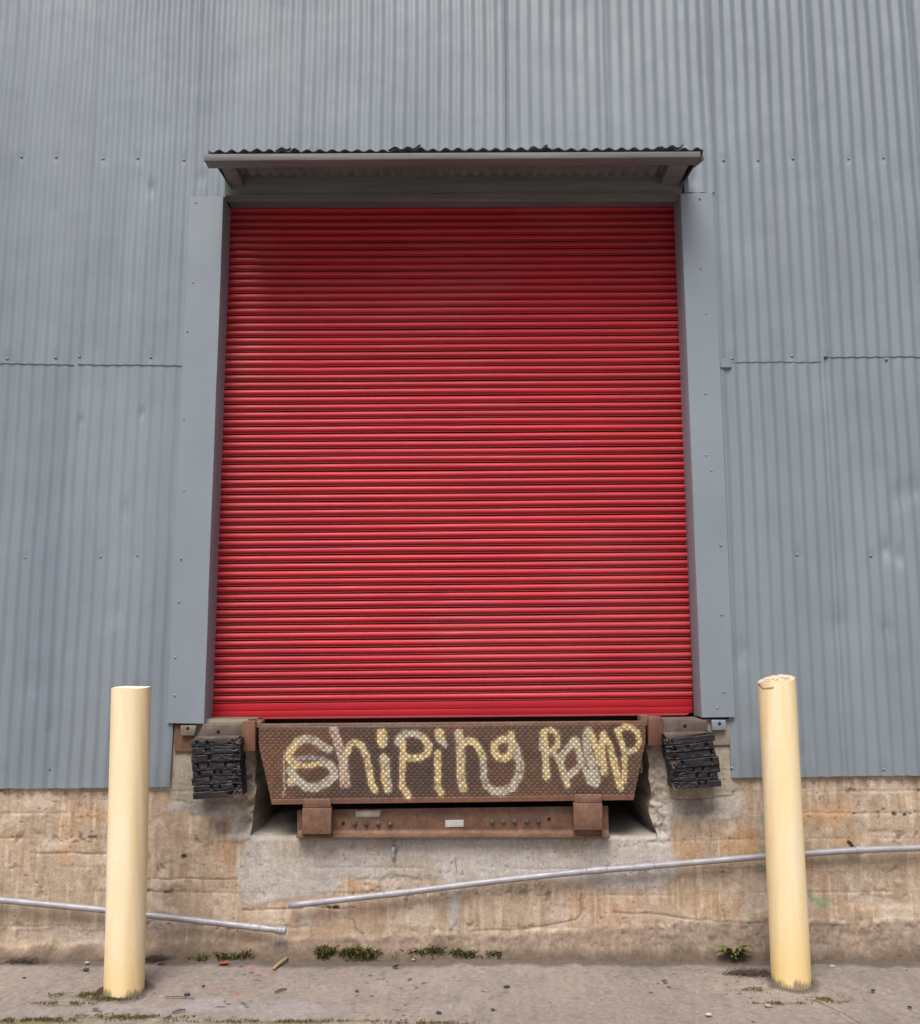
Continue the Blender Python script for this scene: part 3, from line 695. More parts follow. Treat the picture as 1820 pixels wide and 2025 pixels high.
# ---- awning
def build_awning():
    A = bpy.data.objects.new('awning', None); COL.objects.link(A); A.location = (-.05, 0, 4.15); A.parent = WH; A.matrix_parent_inverse = Matrix_inv(WH); A.location = (-.05, 0, 4.15)
    YF = -.345
    lx, rx = at(410, 300, YF).x, at(1393, 292, YF).x
    xs = np.linspace(lx, rx, 480); 
    zf0, zf1 = at(410, 297.0, YF).z, at(1393, 292.5, YF).z
    ys = np.linspace(0.0, 1, 24)
    X, S = np.meshgrid(xs, ys, indexing='ij'); u = (X - lx) / (rx - lx)
    zf = zf0 + (zf1 - zf0) * u; zw = 4.192 + (0) * u
    Yv = -.005 + (YF + (fbm(X, 0 * X, 6, 3, 70) - .5) * .012 + .005) * S
    amp = .0078 * (.75 + .5 * fbm(X, S, 2, 2, 71))
    Z = zw * (1 - S) + zf * S + amp * np.cos(2 * math.pi * (X + .01) / .0667)
    # laps where sheets double up, and a few bent lips
    for px, wd, h in ((508, .05, .004), (585, .03, .006), (815, .10, .009), (1080, .07, .005), (1310, .08, .006), (900, .08, .003)):
        q = at(px, 296, YF).x; Z += h * sm(wd, wd * .5, np.abs(X - q)) * sm(.2, 1, S)
    Z += (fbm(X, S, 5, 3, 72) - .5) * .008
    b = MB(); C = np.ones(X.shape + (3,)) * lin(122, 124, 124) * (.85 + .3 * fbm(X, S, 6, 3, 73))[..., None]
    b.grid(np.stack([X, Yv, Z], -1), C, flip=True)
    b.grid(np.stack([X, Yv, Z - .003], -1), C * .9)
    E = np.stack([np.stack([X[:, -1], Yv[:, -1], Z[:, -1]], -1), np.stack([X[:, -1], Yv[:, -1], Z[:, -1] - .003], -1)], 0); b.grid(E, np.stack([C[:, -1]] * 2, 0))
    # second sheet's torn lip overlapping the first
    for (px, w_, h, bend) in ((800, .17, .006, .012), (1065, .10, .005, .008), (1330, .12, .006, .008), (560, .08, .005, .01)):
        q = at(px, 296, YF).x; xx = np.linspace(q - w_ / 2, q + w_ / 2, 40); yy = np.linspace(.35, 1.02, 10)
        XX, SS = np.meshgrid(xx, yy, indexing='ij'); uu = (XX - lx) / (rx - lx)
        ZZ = zw[0, 0] * (1 - SS) + (zf0 + (zf1 - zf0) * uu) * SS + .0078 * np.cos(2 * math.pi * (XX + .01) / .0667) + h + bend * sm(.6, 1.0, (XX - q + w_ / 2) / w_) * SS
        b.grid(np.stack([XX, -.005 + (YF + .005) * SS, ZZ], -1), np.ones(XX.shape + (3,)) * lin(112, 112, 108), flip=True)
        b.grid(np.stack([XX, -.005 + (YF + .005) * SS, ZZ - .002], -1), np.ones(XX.shape + (3,)) * lin(112, 112, 108))
    b.build('awning_sheet', M['sheet'], A, smooth=True, recalc=False)
    # wires snagged on the lip
    b = MB(); q = at(617, 296, YF - .01)
    pts = [q + Vector(v) for v in ((-.012, 0, .0), (-.008, -.005, .02), (.003, -.008, .028), (.004, 0, .012), (.012, -.004, .004), (.022, 0, .016), (.030, 0, .002))]
    b.tube(pts, .0018, 6)
    b.build('snagged_wire', M['zinc'], A, smooth=True)
    # fascia batten
    b = MB(); F = -.352
    p = [at(404, 318, F), at(1386, 311, F), at(1386, 299, F), at(404, 304, F)]
    b.prism([(v.x, v.z) for v in p], F, F + .078)
    b.build('fascia_board', M['wood'], A, bevel=.003)
    # side rafters and outer cheeks
    for side in (-1, 1):
        b = MB()
        if side < 0: x0, x1 = -1.300, -1.225
        else: x0, x1 = at(1308, 370, -.04).x, at(1345, 370, -.04).x
        zb = 4.122 if side < 0 else 4.132
        b.add([(x0, F + .078, zb), (x1, F + .078, zb), (x1, -.028, zb - .006), (x0, -.028, zb - .006), (x0, F + .078, zb + .045), (x1, F + .078, zb + .045), (x1, -.028, zb + .055), (x0, -.028, zb + .055)],
              [(0, 1, 2, 3), (4, 7, 6, 5), (0, 4, 5, 1), (1, 5, 6, 2), (2, 6, 7, 3), (3, 7, 4, 0)])
        b.build('rafter', M['wood'], A, bevel=.003)
        # sheet turned down at the awning's end
        b = MB(); xe = (lx + .0) if side < 0 else rx - .004
        b.add([(xe, YF, zf0 - .004), (xe, YF + .01, zf0 - .05), (xe + side * -.02, -.2, 4.13), (xe + side * -.05, -.03, 4.10), (xe + side * -.05, -.03, 4.195), (xe, -.2, 4.185)], [(0, 1, 2, 5), (5, 2, 3, 4)])
        o = b.build('end_flashing', M['trim'], A); s = o.modifiers.new('solid', 'SOLIDIFY'); s.thickness = .003
    # under-sheet backing purlin against the wall
build_awning()

# ------------------------------------------------------------------ dock leveller
LV = thing('dock_leveler', 'rusty brown steel dock ramp with graffiti on its hanging tread-plate lip', 'dock ramp', (-.03, .0, ZS))
LF = -.058
ZA = lambda X, Y: (502.4 + X * .15626, 1422 + Y * .15626)
ZB_ = lambda X, Y: (758.4 + X * .15626, 1422 + Y * .15626)
ZC = lambda X, Y: (1033.3 + X * .15626, 1412.5 + Y * .15626)
Wc, Yc, Pc, Gc = (lin(200, 196, 178), lin(226, 208, 156), lin(208, 186, 170), lin(156, 156, 162))
STROKES = [
 (ZA, [(950, 385), (860, 340), (760, 270), (640, 250), (540, 295)], 46, Wc), (ZA, [(560, 280), (465, 385), (440, 470), (490, 560), (545, 590)], 44, Yc),
 (ZA, [(540, 590), (690, 592), (850, 565), (950, 575)], 30, Yc), (ZA, [(540, 500), (700, 490), (860, 500), (920, 535)], 26, Gc),
 (ZA, [(950, 570), (1010, 640), (1010, 730), (930, 800), (800, 865), (660, 855), (540, 775), (455, 650)], 48, Wc), (ZA, [(445, 780), (470, 820)], 34, Yc), (ZA, [(930, 800), (800, 865), (740, 865)], 20, Wc),
 (ZA, [(1010, 140), (1050, 260), (1100, 400), (1130, 520), (1150, 680), (1165, 820)], 52, Pc), (ZA, [(1180, 430), (1220, 320), (1290, 290), (1370, 350), (1430, 480), (1460, 640), (1480, 780), (1530, 905)], 36, Yc),
 (ZA, [(1615, 190), (1625, 290)], 62, Yc), (ZA, [(1635, 490), (1655, 620), (1660, 760), (1695, 885)], 44, Yc), (ZA, [(1690, 520), (1700, 700), (1720, 880)], 22, Wc),
 (ZA, [(380, 420), (380, 600), (375, 760), (385, 880), (370, 960)], 8, Pc), (ZA, [(1095, 620), (1100, 720), (1090, 800), (1105, 860)], 10, Pc),
 (ZB_, [(235, 240), (245, 400), (245, 560), (240, 700), (240, 850), (310, 970)], 38, Yc), (ZB_, [(185, 300), (200, 250), (260, 190), (400, 182), (510, 232)], 40, Wc),
 (ZB_, [(500, 225), (575, 330), (560, 440), (450, 490), (320, 490), (250, 480)], 40, Yc),
 (ZB_, [(710, 185), (722, 245)], 60, Yc), (ZB_, [(740, 280), (775, 330)], 28, Wc), (ZB_, [(690, 430), (690, 560), (690, 720), (690, 850), (730, 935)], 40, Yc),
 (ZB_, [(960, 175), (970, 280), (980, 420), (980, 600), (990, 760), (1010, 870)], 50, Yc), (ZB_, [(990, 330), (1060, 270), (1150, 290), (1220, 385), (1262, 500)], 40, Yc), (ZB_, [(1255, 500), (1270, 620), (1268, 740), (1310, 850), (1400, 915)], 38, Wc),
 (ZB_, [(1400, 915), (1520, 915), (1640, 860), (1718, 720), (1728, 580), (1690, 420), (1660, 330)], 48, Wc), (ZB_, [(1618, 200), (1625, 330)], 44, Yc),
 (ZB_, [(1610, 262), (1500, 252), (1410, 320), (1400, 410), (1450, 482), (1530, 505), (1605, 455), (1630, 360)], 42, Yc),
 (ZC, [(270, 240), (278, 350), (290, 480), (300, 650), (310, 800)], 50, Yc), (ZC, [(270, 225), (350, 195), (430, 235), (452, 320), (435, 400), (370, 455)], 36, Yc), (ZC, [(300, 480), (390, 480), (460, 560), (500, 680), (530, 790), (575, 890)], 44, Yc), (ZC, [(240, 300), (240, 440)], 26, Wc),
 (ZC, [(670, 330), (600, 410), (520, 490), (490, 570)], 50, Wc), (ZC, [(670, 330), (715, 460), (745, 600), (690, 700), (600, 765), (540, 800)], 46, Wc), (ZC, [(665, 345), (700, 400)], 34, Yc),
 (ZC, [(835, 215), (810, 320), (830, 480), (890, 650), (940, 830)], 58, Wc), (ZC, [(850, 220), (900, 330), (950, 480), (980, 620)], 44, Yc), (ZC, [(740, 560), (800, 700), (860, 860), (930, 880)], 46, Wc),
 (ZC, [(1030, 255), (1000, 400), (1015, 580), (1040, 730)], 48, Yc), (ZC, [(1050, 290), (1110, 430), (1165, 600), (1200, 760), (1240, 930)], 44, Yc),
 (ZC, [(1205, 215), (1240, 330), (1295, 480), (1300, 650), (1290, 850)], 38, Yc), (ZC, [(1200, 215), (1300, 160), (1400, 175), (1462, 250), (1485, 350), (1440, 440), (1330, 480)], 38, Yc)]
def build_lip():
    L_ = [(512, 1440), (512, 1475), (538, 1591)]; R_ = [(1277, 1431), (1277, 1466), (1253, 1582)]
    Lw = [at(x, y, LF) for x, y in L_]; Rw = [at(x, y, LF) for x, y in R_]
    nx, nz = 1000, 210
    zl_ = np.linspace(Lw[0].z, Lw[2].z, nz); zr_ = np.linspace(Rw[0].z, Rw[2].z, nz)
    xl_ = np.interp(-zl_, [-p.z for p in Lw], [p.x for p in Lw]); xr_ = np.interp(-zr_, [-p.z for p in Rw], [p.x for p in Rw])
    U = np.linspace(0, 1, nx)[:, None]
    X = xl_[None] * (1 - U) + xr_[None] * U; Z = zl_[None] * (1 - U) + zr_[None] * U
    n1 = fbm(X, Z, 5, 4, 400); n2 = fbm(X, Z, 30, 3, 410)
    # herringbone lugs
    c = .0146; i = np.floor(X / c); j = np.floor(Z / c); lx = (X / c - i - .5) * c; lz = (Z / c - j - .5) * c
    par = ((i + j) % 2) * 2 - 1; a = (lx + par * lz) / 1.4142; d = (lx - par * lz) / 1.4142
    lug = sm(.0034, .0018, np.abs(d)) * sm(.0094, .0076, np.abs(a))
    # the plate ends in a plain bent strip
    dz = Z - (zl_[-1] * (1 - U) + zr_[-1] * U); strip = sm(.026, .022, dz); lug = lug * (1 - strip) * sm(0, .006, (zl_[0] * (1 - U) + zr_[0] * U) - Z)
    Y = LF - lug * .0024 + (fbm(X, Z, 2, 2, 420) - .5) * .004 - strip * .003
    C = np.ones(X.shape + (3,)) * lin(100, 77, 62)
    def mix(col, k): C[:] = C * (1 - k[..., None]) + np.asarray(col) * k[..., None]
    mix(lin(120, 82, 62), sm(.5, .7, n1) * .7); mix(lin(84, 66, 58), sm(.5, .3, n1) * .7)
    # darker soaked ground behind the middle letters
    q = at(800, 1510, LF); k = sm(1.15, .5, np.hypot((X - q.x) / .72, (Z - q.z) / .19) + (n1 - .5) * .8); mix(lin(72, 59, 55), k * .75)
    q = at(1222, 1460, LF); k = sm(1.1, .4, np.hypot((X - q.x) / .11, (Z - q.z) / .12) + (n2 - .5) * .9); mix(lin(62, 44, 36), k * .8)
    mix(lin(124, 88, 58), sm(.62, .8, fbm(X, Z, 3, 3, 430)) * .5); mix(lin(116, 76, 58), strip * .6)
    wobx = (fbm(X, Z, 40, 3, 440) - .5) * .012; wobz = (fbm(X, Z, 40, 3, 450) - .5) * .012
    for fn, pts, hw, col in STROKES:
        P_ = [at(*fn(*p), LF) for p in pts]; hwm = (.86 if fn is ZC else 1.04) * hw * .15626 * 4.62 / FPX
        d_ = segdist(X + wobx, Z + wobz, [(p.x, p.z) for p in P_])
        soft = .0035 if hw > 15 else .0015
        cc = col * (.88 + .24 * fbm(X, Z, 22, 2, 460))[..., None]; wm = sm(.5, .68, fbm(X, Z, 14, 3, 465))[..., None] * .5; cc = cc * (1 - wm) + Wc * wm
        k = sm(hwm + soft, hwm - soft, d_) * (1 - .55 * sm(.62, .72, fbm(X, Z, 70, 2, 470)))[...] * .97
        k = np.maximum(k, sm(hwm + .014, hwm, d_) * .16)
        C[:] = C * (1 - k[..., None]) + cc * k[..., None]
    # lugs are scraped bare on their crowns, grime sits at their feet
    rim = sm(.0052, .0034, np.abs(d)) * sm(.0106, .0090, np.abs(a)) * (1 - strip) - lug
    mix(lin(40, 28, 24), np.clip(rim, 0, 1) * .30); mix(lin(62, 48, 42), lug * .5)
    b = MB(); b.grid(np.stack([X, Y, Z], -1), C, flip=True)
    T_ = .022
    def side(Pe, Ce, flip):
        E = Pe.copy(); E[:, 1] = LF + T_; b.grid(np.stack([Pe, E], 0), np.stack([Ce, Ce], 0), flip=flip)
    P3 = np.stack([X, Y, Z], -1)
    side(P3[:, 0], C[:, 0], True); side(P3[:, -1], C[:, -1], False); side(P3[0], C[0], False); side(P3[-1], C[-1], True)
    o = b.build('ramp_lip', M['tread'], LV, smooth=True, recalc=False)
    e = o.modifiers.new('edge', 'EDGE_SPLIT'); e.split_angle = math.radians(55)
    o['label'] = 'rusty tread plate spray-painted with the words shiping Ramp'
build_lip()
def pbox(name, x0, y0, x1, y1, yf, yb, mat, parent, bevel=.002, skew=0, **k):
    """solid whose front face fills the given picture rectangle; skew lowers the left end"""
    b = MB(); P_ = [at(x0, y1 + skew, yf), at(x1, y1, yf), at(x1, y0, yf), at(x0, y0 + skew, yf)]
    b.prism([(p.x, p.z) for p in P_], yf, yb); return b.build(name, mat, parent, bevel=bevel)
# platform nose bar, split-looking bar above the lip
o = pbox('hinge_bar', 514, 1426, 1272, 1434, -.034, -.004, M['rust'], LV, .004, 6)
pbox('hinge_strip', 512, 1431.2, 1277, 1434.4, -.052, -.036, M['rustdark'], LV, .002, 6)
b = MB(); b.box(-1.02, .02, 1.075, .97, 1.2, 1.095); b.build('platform', M['rust'], LV)
b = MB(); b.box(-.95, .02, .80, .90, .04, 1.075); b.build('platform_frame', M['darkgap'], LV)
for side in (-1, 1):
    b = MB(); x = at(527 if side < 0 else 1268, 1520, -.02).x
    b.prism([(x - .006, .90), (x + .006, .90), (x + .006, 1.10), (x - .006, 1.10)], -.03, .5); b.build('toe_guard', M['rustdark'], LV, bevel=.001)
# sill beam
BM = bpy.data.objects.new('sill_beam', None); 
def build_beam():
    WF = -.004
    b = MB()
    p = [at(588, 1657, WF), at(1204, 1650, WF), at(1203, 1594, WF), at(588, 1602, WF)]
    b.prism([(v.x, v.z) for v in p], WF, WF + .012)
    # bottom flange, rounded into the web
    fl = at(586, 1662, -.045); fr = at(1207, 1655, -.045)
    zt_ = ZS + .016
    b.box(fl.x, -.046, ZS + .003, fr.x, -.0045, zt_)
    n = 8; pr = []
    for k in range(n + 1):
        a = math.pi / 2 * k / n; pr.append((WF - .022 + .022 * math.sin(a) - .0005, zt_ + .022 - .022 * math.cos(a)))
    V_ = [(fl.x + .001, y, z) for y, z in pr] + [(fl.x + .001, WF, zt_)] + [(fr.x - .001, y, z) for y, z in pr] + [(fr.x - .001, WF, zt_)]
    m = n + 2
    b.add(V_, [(k, k + 1, k + 1 + m, k + m) for k in range(n)] + [tuple(range(m)), tuple(range(2 * m - 1, m - 1, -1))])
    o = b.build('sill_beam', M['rust'], LV, bevel=.002)
    bolts = [(X_, 815) for X_ in (1175, 1245, 1318, 1392)]
    for X_, Y_ in bolts:
        x = (340 + X_ / 2.935) * .948; y = (1440 + Y_ / 2.935) * .948; bolt(x, y, WF, o)
    for X_, Y_ in [(195, 803), (265, 800), (334, 800), (410, 800), (479, 800)]:
        x = (960 + X_ / 2.935) * .948; y = (1440 + Y_ / 2.935) * .948; bolt(x, y, WF, o)
    for x, y in ((322.3 + 1105 / 2.935 * .948, 1365.1 + 815 / 2.935 * .948), (910 + 545 / 2.935 * .948, 1365.1 + 788 / 2.935 * .948)):
        p = at(x, y, WF - .001); b = MB(); b.cyl(p, p + Vector((0, -.0015, 0)), .0085, n=16); b.build('bolt_hole', M['hole'], o)
    b = MB(); P_ = [at(x, y, WF - .001) for x, y in ((704, 1617), (750, 1616), (754, 1602), (703, 1604))]
    b.prism([(v.x, v.z) for v in P_], WF - .0025, WF - .0005); q = b.build('worn_sticker', M['sticker'], o)
    b = MB(); P_ = [at(x, y, WF - .001) for x, y in ((881, 1636), (917, 1635), (917, 1621), (881, 1622))]
    b.prism([(v.x, v.z) for v in P_], WF - .004, WF - .0005); b.build('name_plate', M['plate'], o, bevel=.0006)
def bolt(x, y, yf, parent):
    p = at(x, y, yf); b = MB()
    b.cyl(p, p + Vector((0, -.004, 0)), .0155, n=20); b.cyl(p + Vector((0, -.003, 0)), p + Vector((0, -.014, 0)), .0110, .0105, n=6)
    b.cyl(p + Vector((0, -.012, 0)), p + Vector((0, -.021, 0)), .0058, n=12)
    b.build('bolt', M['rustdark'], parent, bevel=.0008)
build_beam()
for x0, x1, yt, ym, yb_ in ((599, 655, 1580, 1598, 1650), (1136, 1191, 1571, 1588, 1642)):
    b = MB()
    P_ = [at(x0 - 1, yb_, -.088), at(x1, yb_, -.088), at(x1 + .5, ym + 1, -.088), at(x0 - 1, ym + 1, -.088)]
    b.prism([(v.x, v.z) for v in P_], -.088, -.047)
    P_ = [at(x0, ym, -.083), at(x1 - .5, ym, -.083), at(x1 - 1, yt, -.083), at(x0 + 1, yt, -.083)]
    b.prism([(v.x, v.z) for v in P_], -.083, -.070)
    zt_ = at(x0, ym, -.083).z
    b.box(P_[0].x + .004, -.0465, ZS + .018, P_[1].x - .004, -.006, zt_ - .03)
    for x in (x0, x1): 
        xx = at(x, 1620, -.05).x; b.box(xx - .0045 + (.004 if x == x0 else -.004), -.069, ZS + .018, xx + .0045 + (.004 if x == x0 else -.004), -.048, zt_ - .004)
    b.build('lip_keeper', M['rust'], LV, bevel=.0025)

# ------------------------------------------------------------------ bumper mounts and bumpers
def mount(side):
    b = MB()
    if side < 0:
        loc = at(430, 1440, FY); lab = 'left rusted steel dock-edge bracket with a bolt hole, above the left rubber bumper'
    else:
        loc = at(1355, 1435, FY); lab = 'right rusted steel dock-edge bracket with a bolt hole, above the tilted right bumper'
    T_ = thing('edge_bracket', lab, 'steel bracket', loc, 'steel brackets at the dock edge')
    if side < 0:
        P_ = [(390, 1459), (478, 1455), (478, 1431), (402, 1432)]
        cap = [(477, 1428), (505, 1426), (505, 1486), (477, 1487)]
        back = [(345, 1487), (382, 1487), (382, 1434), (345, 1434)]
        tab = [(357, 1455), (384, 1455), (389, 1435), (357, 1435)]
        hole = (431.5, 1447); tabh = (371.5, 1440)
        inner = (505, 517, 1426, 1440)
    else:
        P_ = [(1310, 1451), (1399, 1446), (1399, 1424), (1310, 1420)]
        cap = [(1283, 1475), (1311, 1474), (1311, 1418), (1283, 1417)]
        back = [(1395, 1474), (1444, 1474), (1444, 1422), (1395, 1422)]
        tab = [(1409, 1445), (1437, 1444), (1436, 1424), (1408, 1424)]
        hole = (1355, 1435.5); tabh = (1423.5, 1431)
        inner = (1267, 1283, 1415, 1436)
    def pr(name, pts, yf, yb, mat, par=T_, bv=.003):
        b = MB(); v = [at(x, y, yf) for x, y in pts]; b.prism([(q.x, q.z) for q in v], yf, yb); return b.build(name, mat, par, bevel=bv)
    pl = pr('face_plate', P_, -.045, .012, M['rustdark'])
    b = MB(); p = at(*hole, -.0455); b.cyl(p, p + Vector((0, -.001, 0)), .0095, n=18); b.build('bolt_hole', M['hole'], pl)
    pr('corner_angle', cap, -.062, .012, M['rustbrown'])
    x0, x1, y0, y1 = inner
    pr('hinge_end', [(x0, y1), (x1, y1), (x1, y0), (x0, y0)], -.035, .05, M['rust'])
    bp = pr('backing_plate', back, -.004, .014, M['rust'] if side < 0 else M['stone_plate'])
    tb = pr('fixing_tab', tab, -.030, -.008, M['trim'] if side > 0 else M['tabgrey'])
    b = MB(); p = at(*tabh, -.0305); b.cyl(p, p + Vector((0, -.001, 0)), .0088, n=18); b.build('bolt_hole', M['rusthole'], tb)
M['tabgrey'] = material('tab_grey', .6, base=lin(128, 120, 110), noise=[((40, 40, 40), .7, 1.1, (1, .9, .8))])
M['stone_plate'] = material('painted_plate', .7, base=lin(150, 148, 136), noise=[((25, 25, 25), .75, 1.08, (1, .9, .82))])
M['rusthole'] = material('rust_hole', .9, base=(.05, .028, .015), noise=[((60, 60, 60), .5, 1.3, W1)])
mount(-1); mount(1)

def bumper(side):
    F = -.135
    if side < 0:
        cs = [(377, 1464), (474, 1461), (477, 1574), (381, 1582)]; rowsn = 8
        lab = 'black laminated tyre-rubber dock bumper hanging square under the left bracket'
        tops = 1458
    else:
        cs = [(1316, 1462), (1411, 1451), (1427, 1556), (1334, 1562)]; rowsn = 7
        lab = 'black laminated tyre-rubber dock bumper sagging askew under the right bracket'
        tops = 1450
    TL, TR, BR_, BL_ = [at(x, y, F) for x, y in cs]
    ctr = (TL + TR + BL_ + BR_) / 4; ctr.y = 0
    B = thing('dock_bumper', lab, 'dock bumper', (ctr.x, FY - .006, min(BL_.z, BR_.z)), 'rubber bumpers beside the dock ramp')
    rs = np.random.RandomState(21 + side)
    nu, nv = 110, 150
    u = np.linspace(0, 1, nu)[:, None]; v = np.linspace(0, 1, nv)[None]     # v 0 = top
    hs = rs.uniform(.8, 1.25, rowsn); cum = np.concatenate([[0], np.cumsum(hs)]) / hs.sum()
    vv = v + (fbm(u * 2 + 0 * v, v * 3 + 0 * u, 1, 3, 500 + side) - .5) * (.07 if side < 0 else .03) * sm(0, .08, v) * sm(1, .92, v) + (u - .5) * (-.0 if side > 0 else -.03) * np.sin(v * math.pi)
    row = np.clip(np.searchsorted(cum, vv.ravel(), side='right') - 1, 0, rowsn - 1).reshape(vv.shape)
    t = (vv - cum[row]) / (cum[row + 1] - cum[row])
    prof = sm(0, .08, t) * sm(1, .92, t)
    dep = rs.uniform(-.012, .010, rowsn)[row]
    Y = F + .011 * (1 - prof) + dep * .5
    C = np.ones(vv.shape + (3,)) * lin(31, 30, 36)
    # tread notches
    notch = np.zeros(vv.shape)
    for r in range(rowsn):
        for k in range(rs.randint(1, 4)):
            c0 = rs.uniform(.12, .92); w0 = rs.uniform(.025, .05)
            slope = rs.uniform(-.05, .05); wd = w0 * (1 - .5 * t)
            notch = np.maximum(notch, (row == r) * sm(wd, wd * .6, np.abs(u - c0 - slope * (t - .5))) * sm(.08, .16, t) * sm(.85, .6, t))
    Y += notch * .016
    Y += (fbm(u * 8 + 0 * v, v * 14 + 0 * u, 1, 4, 510 + side) - .5) * .009
    tear = sm(.75, 1.0, u + (fbm(u * 6 + 0 * v, v * 22 + 0 * u, 1, 3, 515) - .5) * .4) if side < 0 else sm(.22, 0, u + (fbm(u * 6 + 0 * v, v * 22 + 0 * u, 1, 3, 516) - .5) * .3)
    Y += tear * (.016 + .02 * (fbm(u * 20 + 0 * v, v * 30 + 0 * u, 1, 2, 517) - .5))
    gap = 1 - sm(.0, .10, t) * sm(1, .94, t)
    C = C * (1 - .55 * gap[..., None]) + lin(70, 60, 50) * (.55 * gap * sm(.45, .7, fbm(u * 5 + 0 * v, v * 9, 1, 3, 520 + side)))[..., None]
    C *= (.75 + .5 * fbm(u * 7 + 0 * v, v * 11 + 0 * u, 1, 3, 530 + side))[..., None]
    # strip ends jut in and out
    endL = rs.uniform(-.006, .006, rowsn)[row] - (1 - prof) * -.003; endR = rs.uniform(-.008, .008, rowsn)[row]
    px = (TL.x * (1 - u) + TR.x * u) * (1 - v) + (BL_.x * (1 - u) + BR_.x * u) * v + endL * sm(.15, 0, u) + endR * sm(.85, 1, u)
    pz = (TL.z * (1 - u) + TR.z * u) * (1 - v) + (BL_.z * (1 - u) + BR_.z * u) * v
    P = np.stack([px, Y, pz], -1)
    b = MB(); b.grid(P, C, flip=True)
    def side_(Pe, Ce, flip):
        E = [Pe]
        for yy in (F + .03, F + .06, F + .09, -.012): e = Pe.copy(); e[:, 1] = yy; e[:, 0] += 0; E.append(e)
        b.grid(np.stack(E, 0), np.stack([Ce] * 5, 0), flip=flip)
    side_(P[:, 0], C[:, 0], True); side_(P[:, -1], C[:, -1], False); side_(P[0], C[0], False); side_(P[-1], C[-1], True)
    b.build('rubber_pad', M['rubber'], B, smooth=True, recalc=False)
    # steel angle that clamps the laminations from above
    b = MB()
    if side < 0: P_ = [(380, 1464), (473, 1460), (473, 1456), (389, 1458)]
    else: P_ = [(1318, 1461), (1330, 1459), (1400, 1448), (1312, 1450)]
    v_ = [at(x, y, -.10) for x, y in P_]
    b.prism([(q.x, q.z) for q in v_], -.118, -.012); b.build('clamp_angle', M['rustdark'], B, bevel=.001)
    # frayed cords and a stray strip
    b = MB(); r2 = random.Random(40 + side)
    for k in range(26):
        uu = (r2.uniform(.86, 1.0) if side < 0 else r2.uniform(0, .12)); v0 = r2.choice([.02, .5, .55, .92, .96, .99, .35]) + r2.uniform(-.02, .02)
        q = Vector(P[int(uu * (nu - 1)), int(max(0, min(.999, v0)) * (nv - 1))])
        d = Vector((r2.uniform(-.4, .6), -.5, r2.uniform(-1.2, .3))).normalized() * r2.uniform(.01, .028)
        b.tube([q, q + d * .5 + Vector((.002, 0, .002)), q + d], [.0011, .0009, .0004], 5)
    o = b.build('frayed_cord', M['cord'], B, smooth=True); tag(o, kind='stuff')
    if side < 0:
        b = MB(); v_ = [at(x, y, -.02) for x, y in ((476, 1545), (497, 1539), (496, 1531), (476, 1537))]
        b.prism([(q.x, q.z) for q in v_], -.03, .0, lin(50, 48, 60)); b.build('loose_strip', M['rubber'], B, bevel=.002)
M['cord'] = material('frayed_cord', .7, base=lin(140, 112, 86))
bumper(-1); bumper(1)

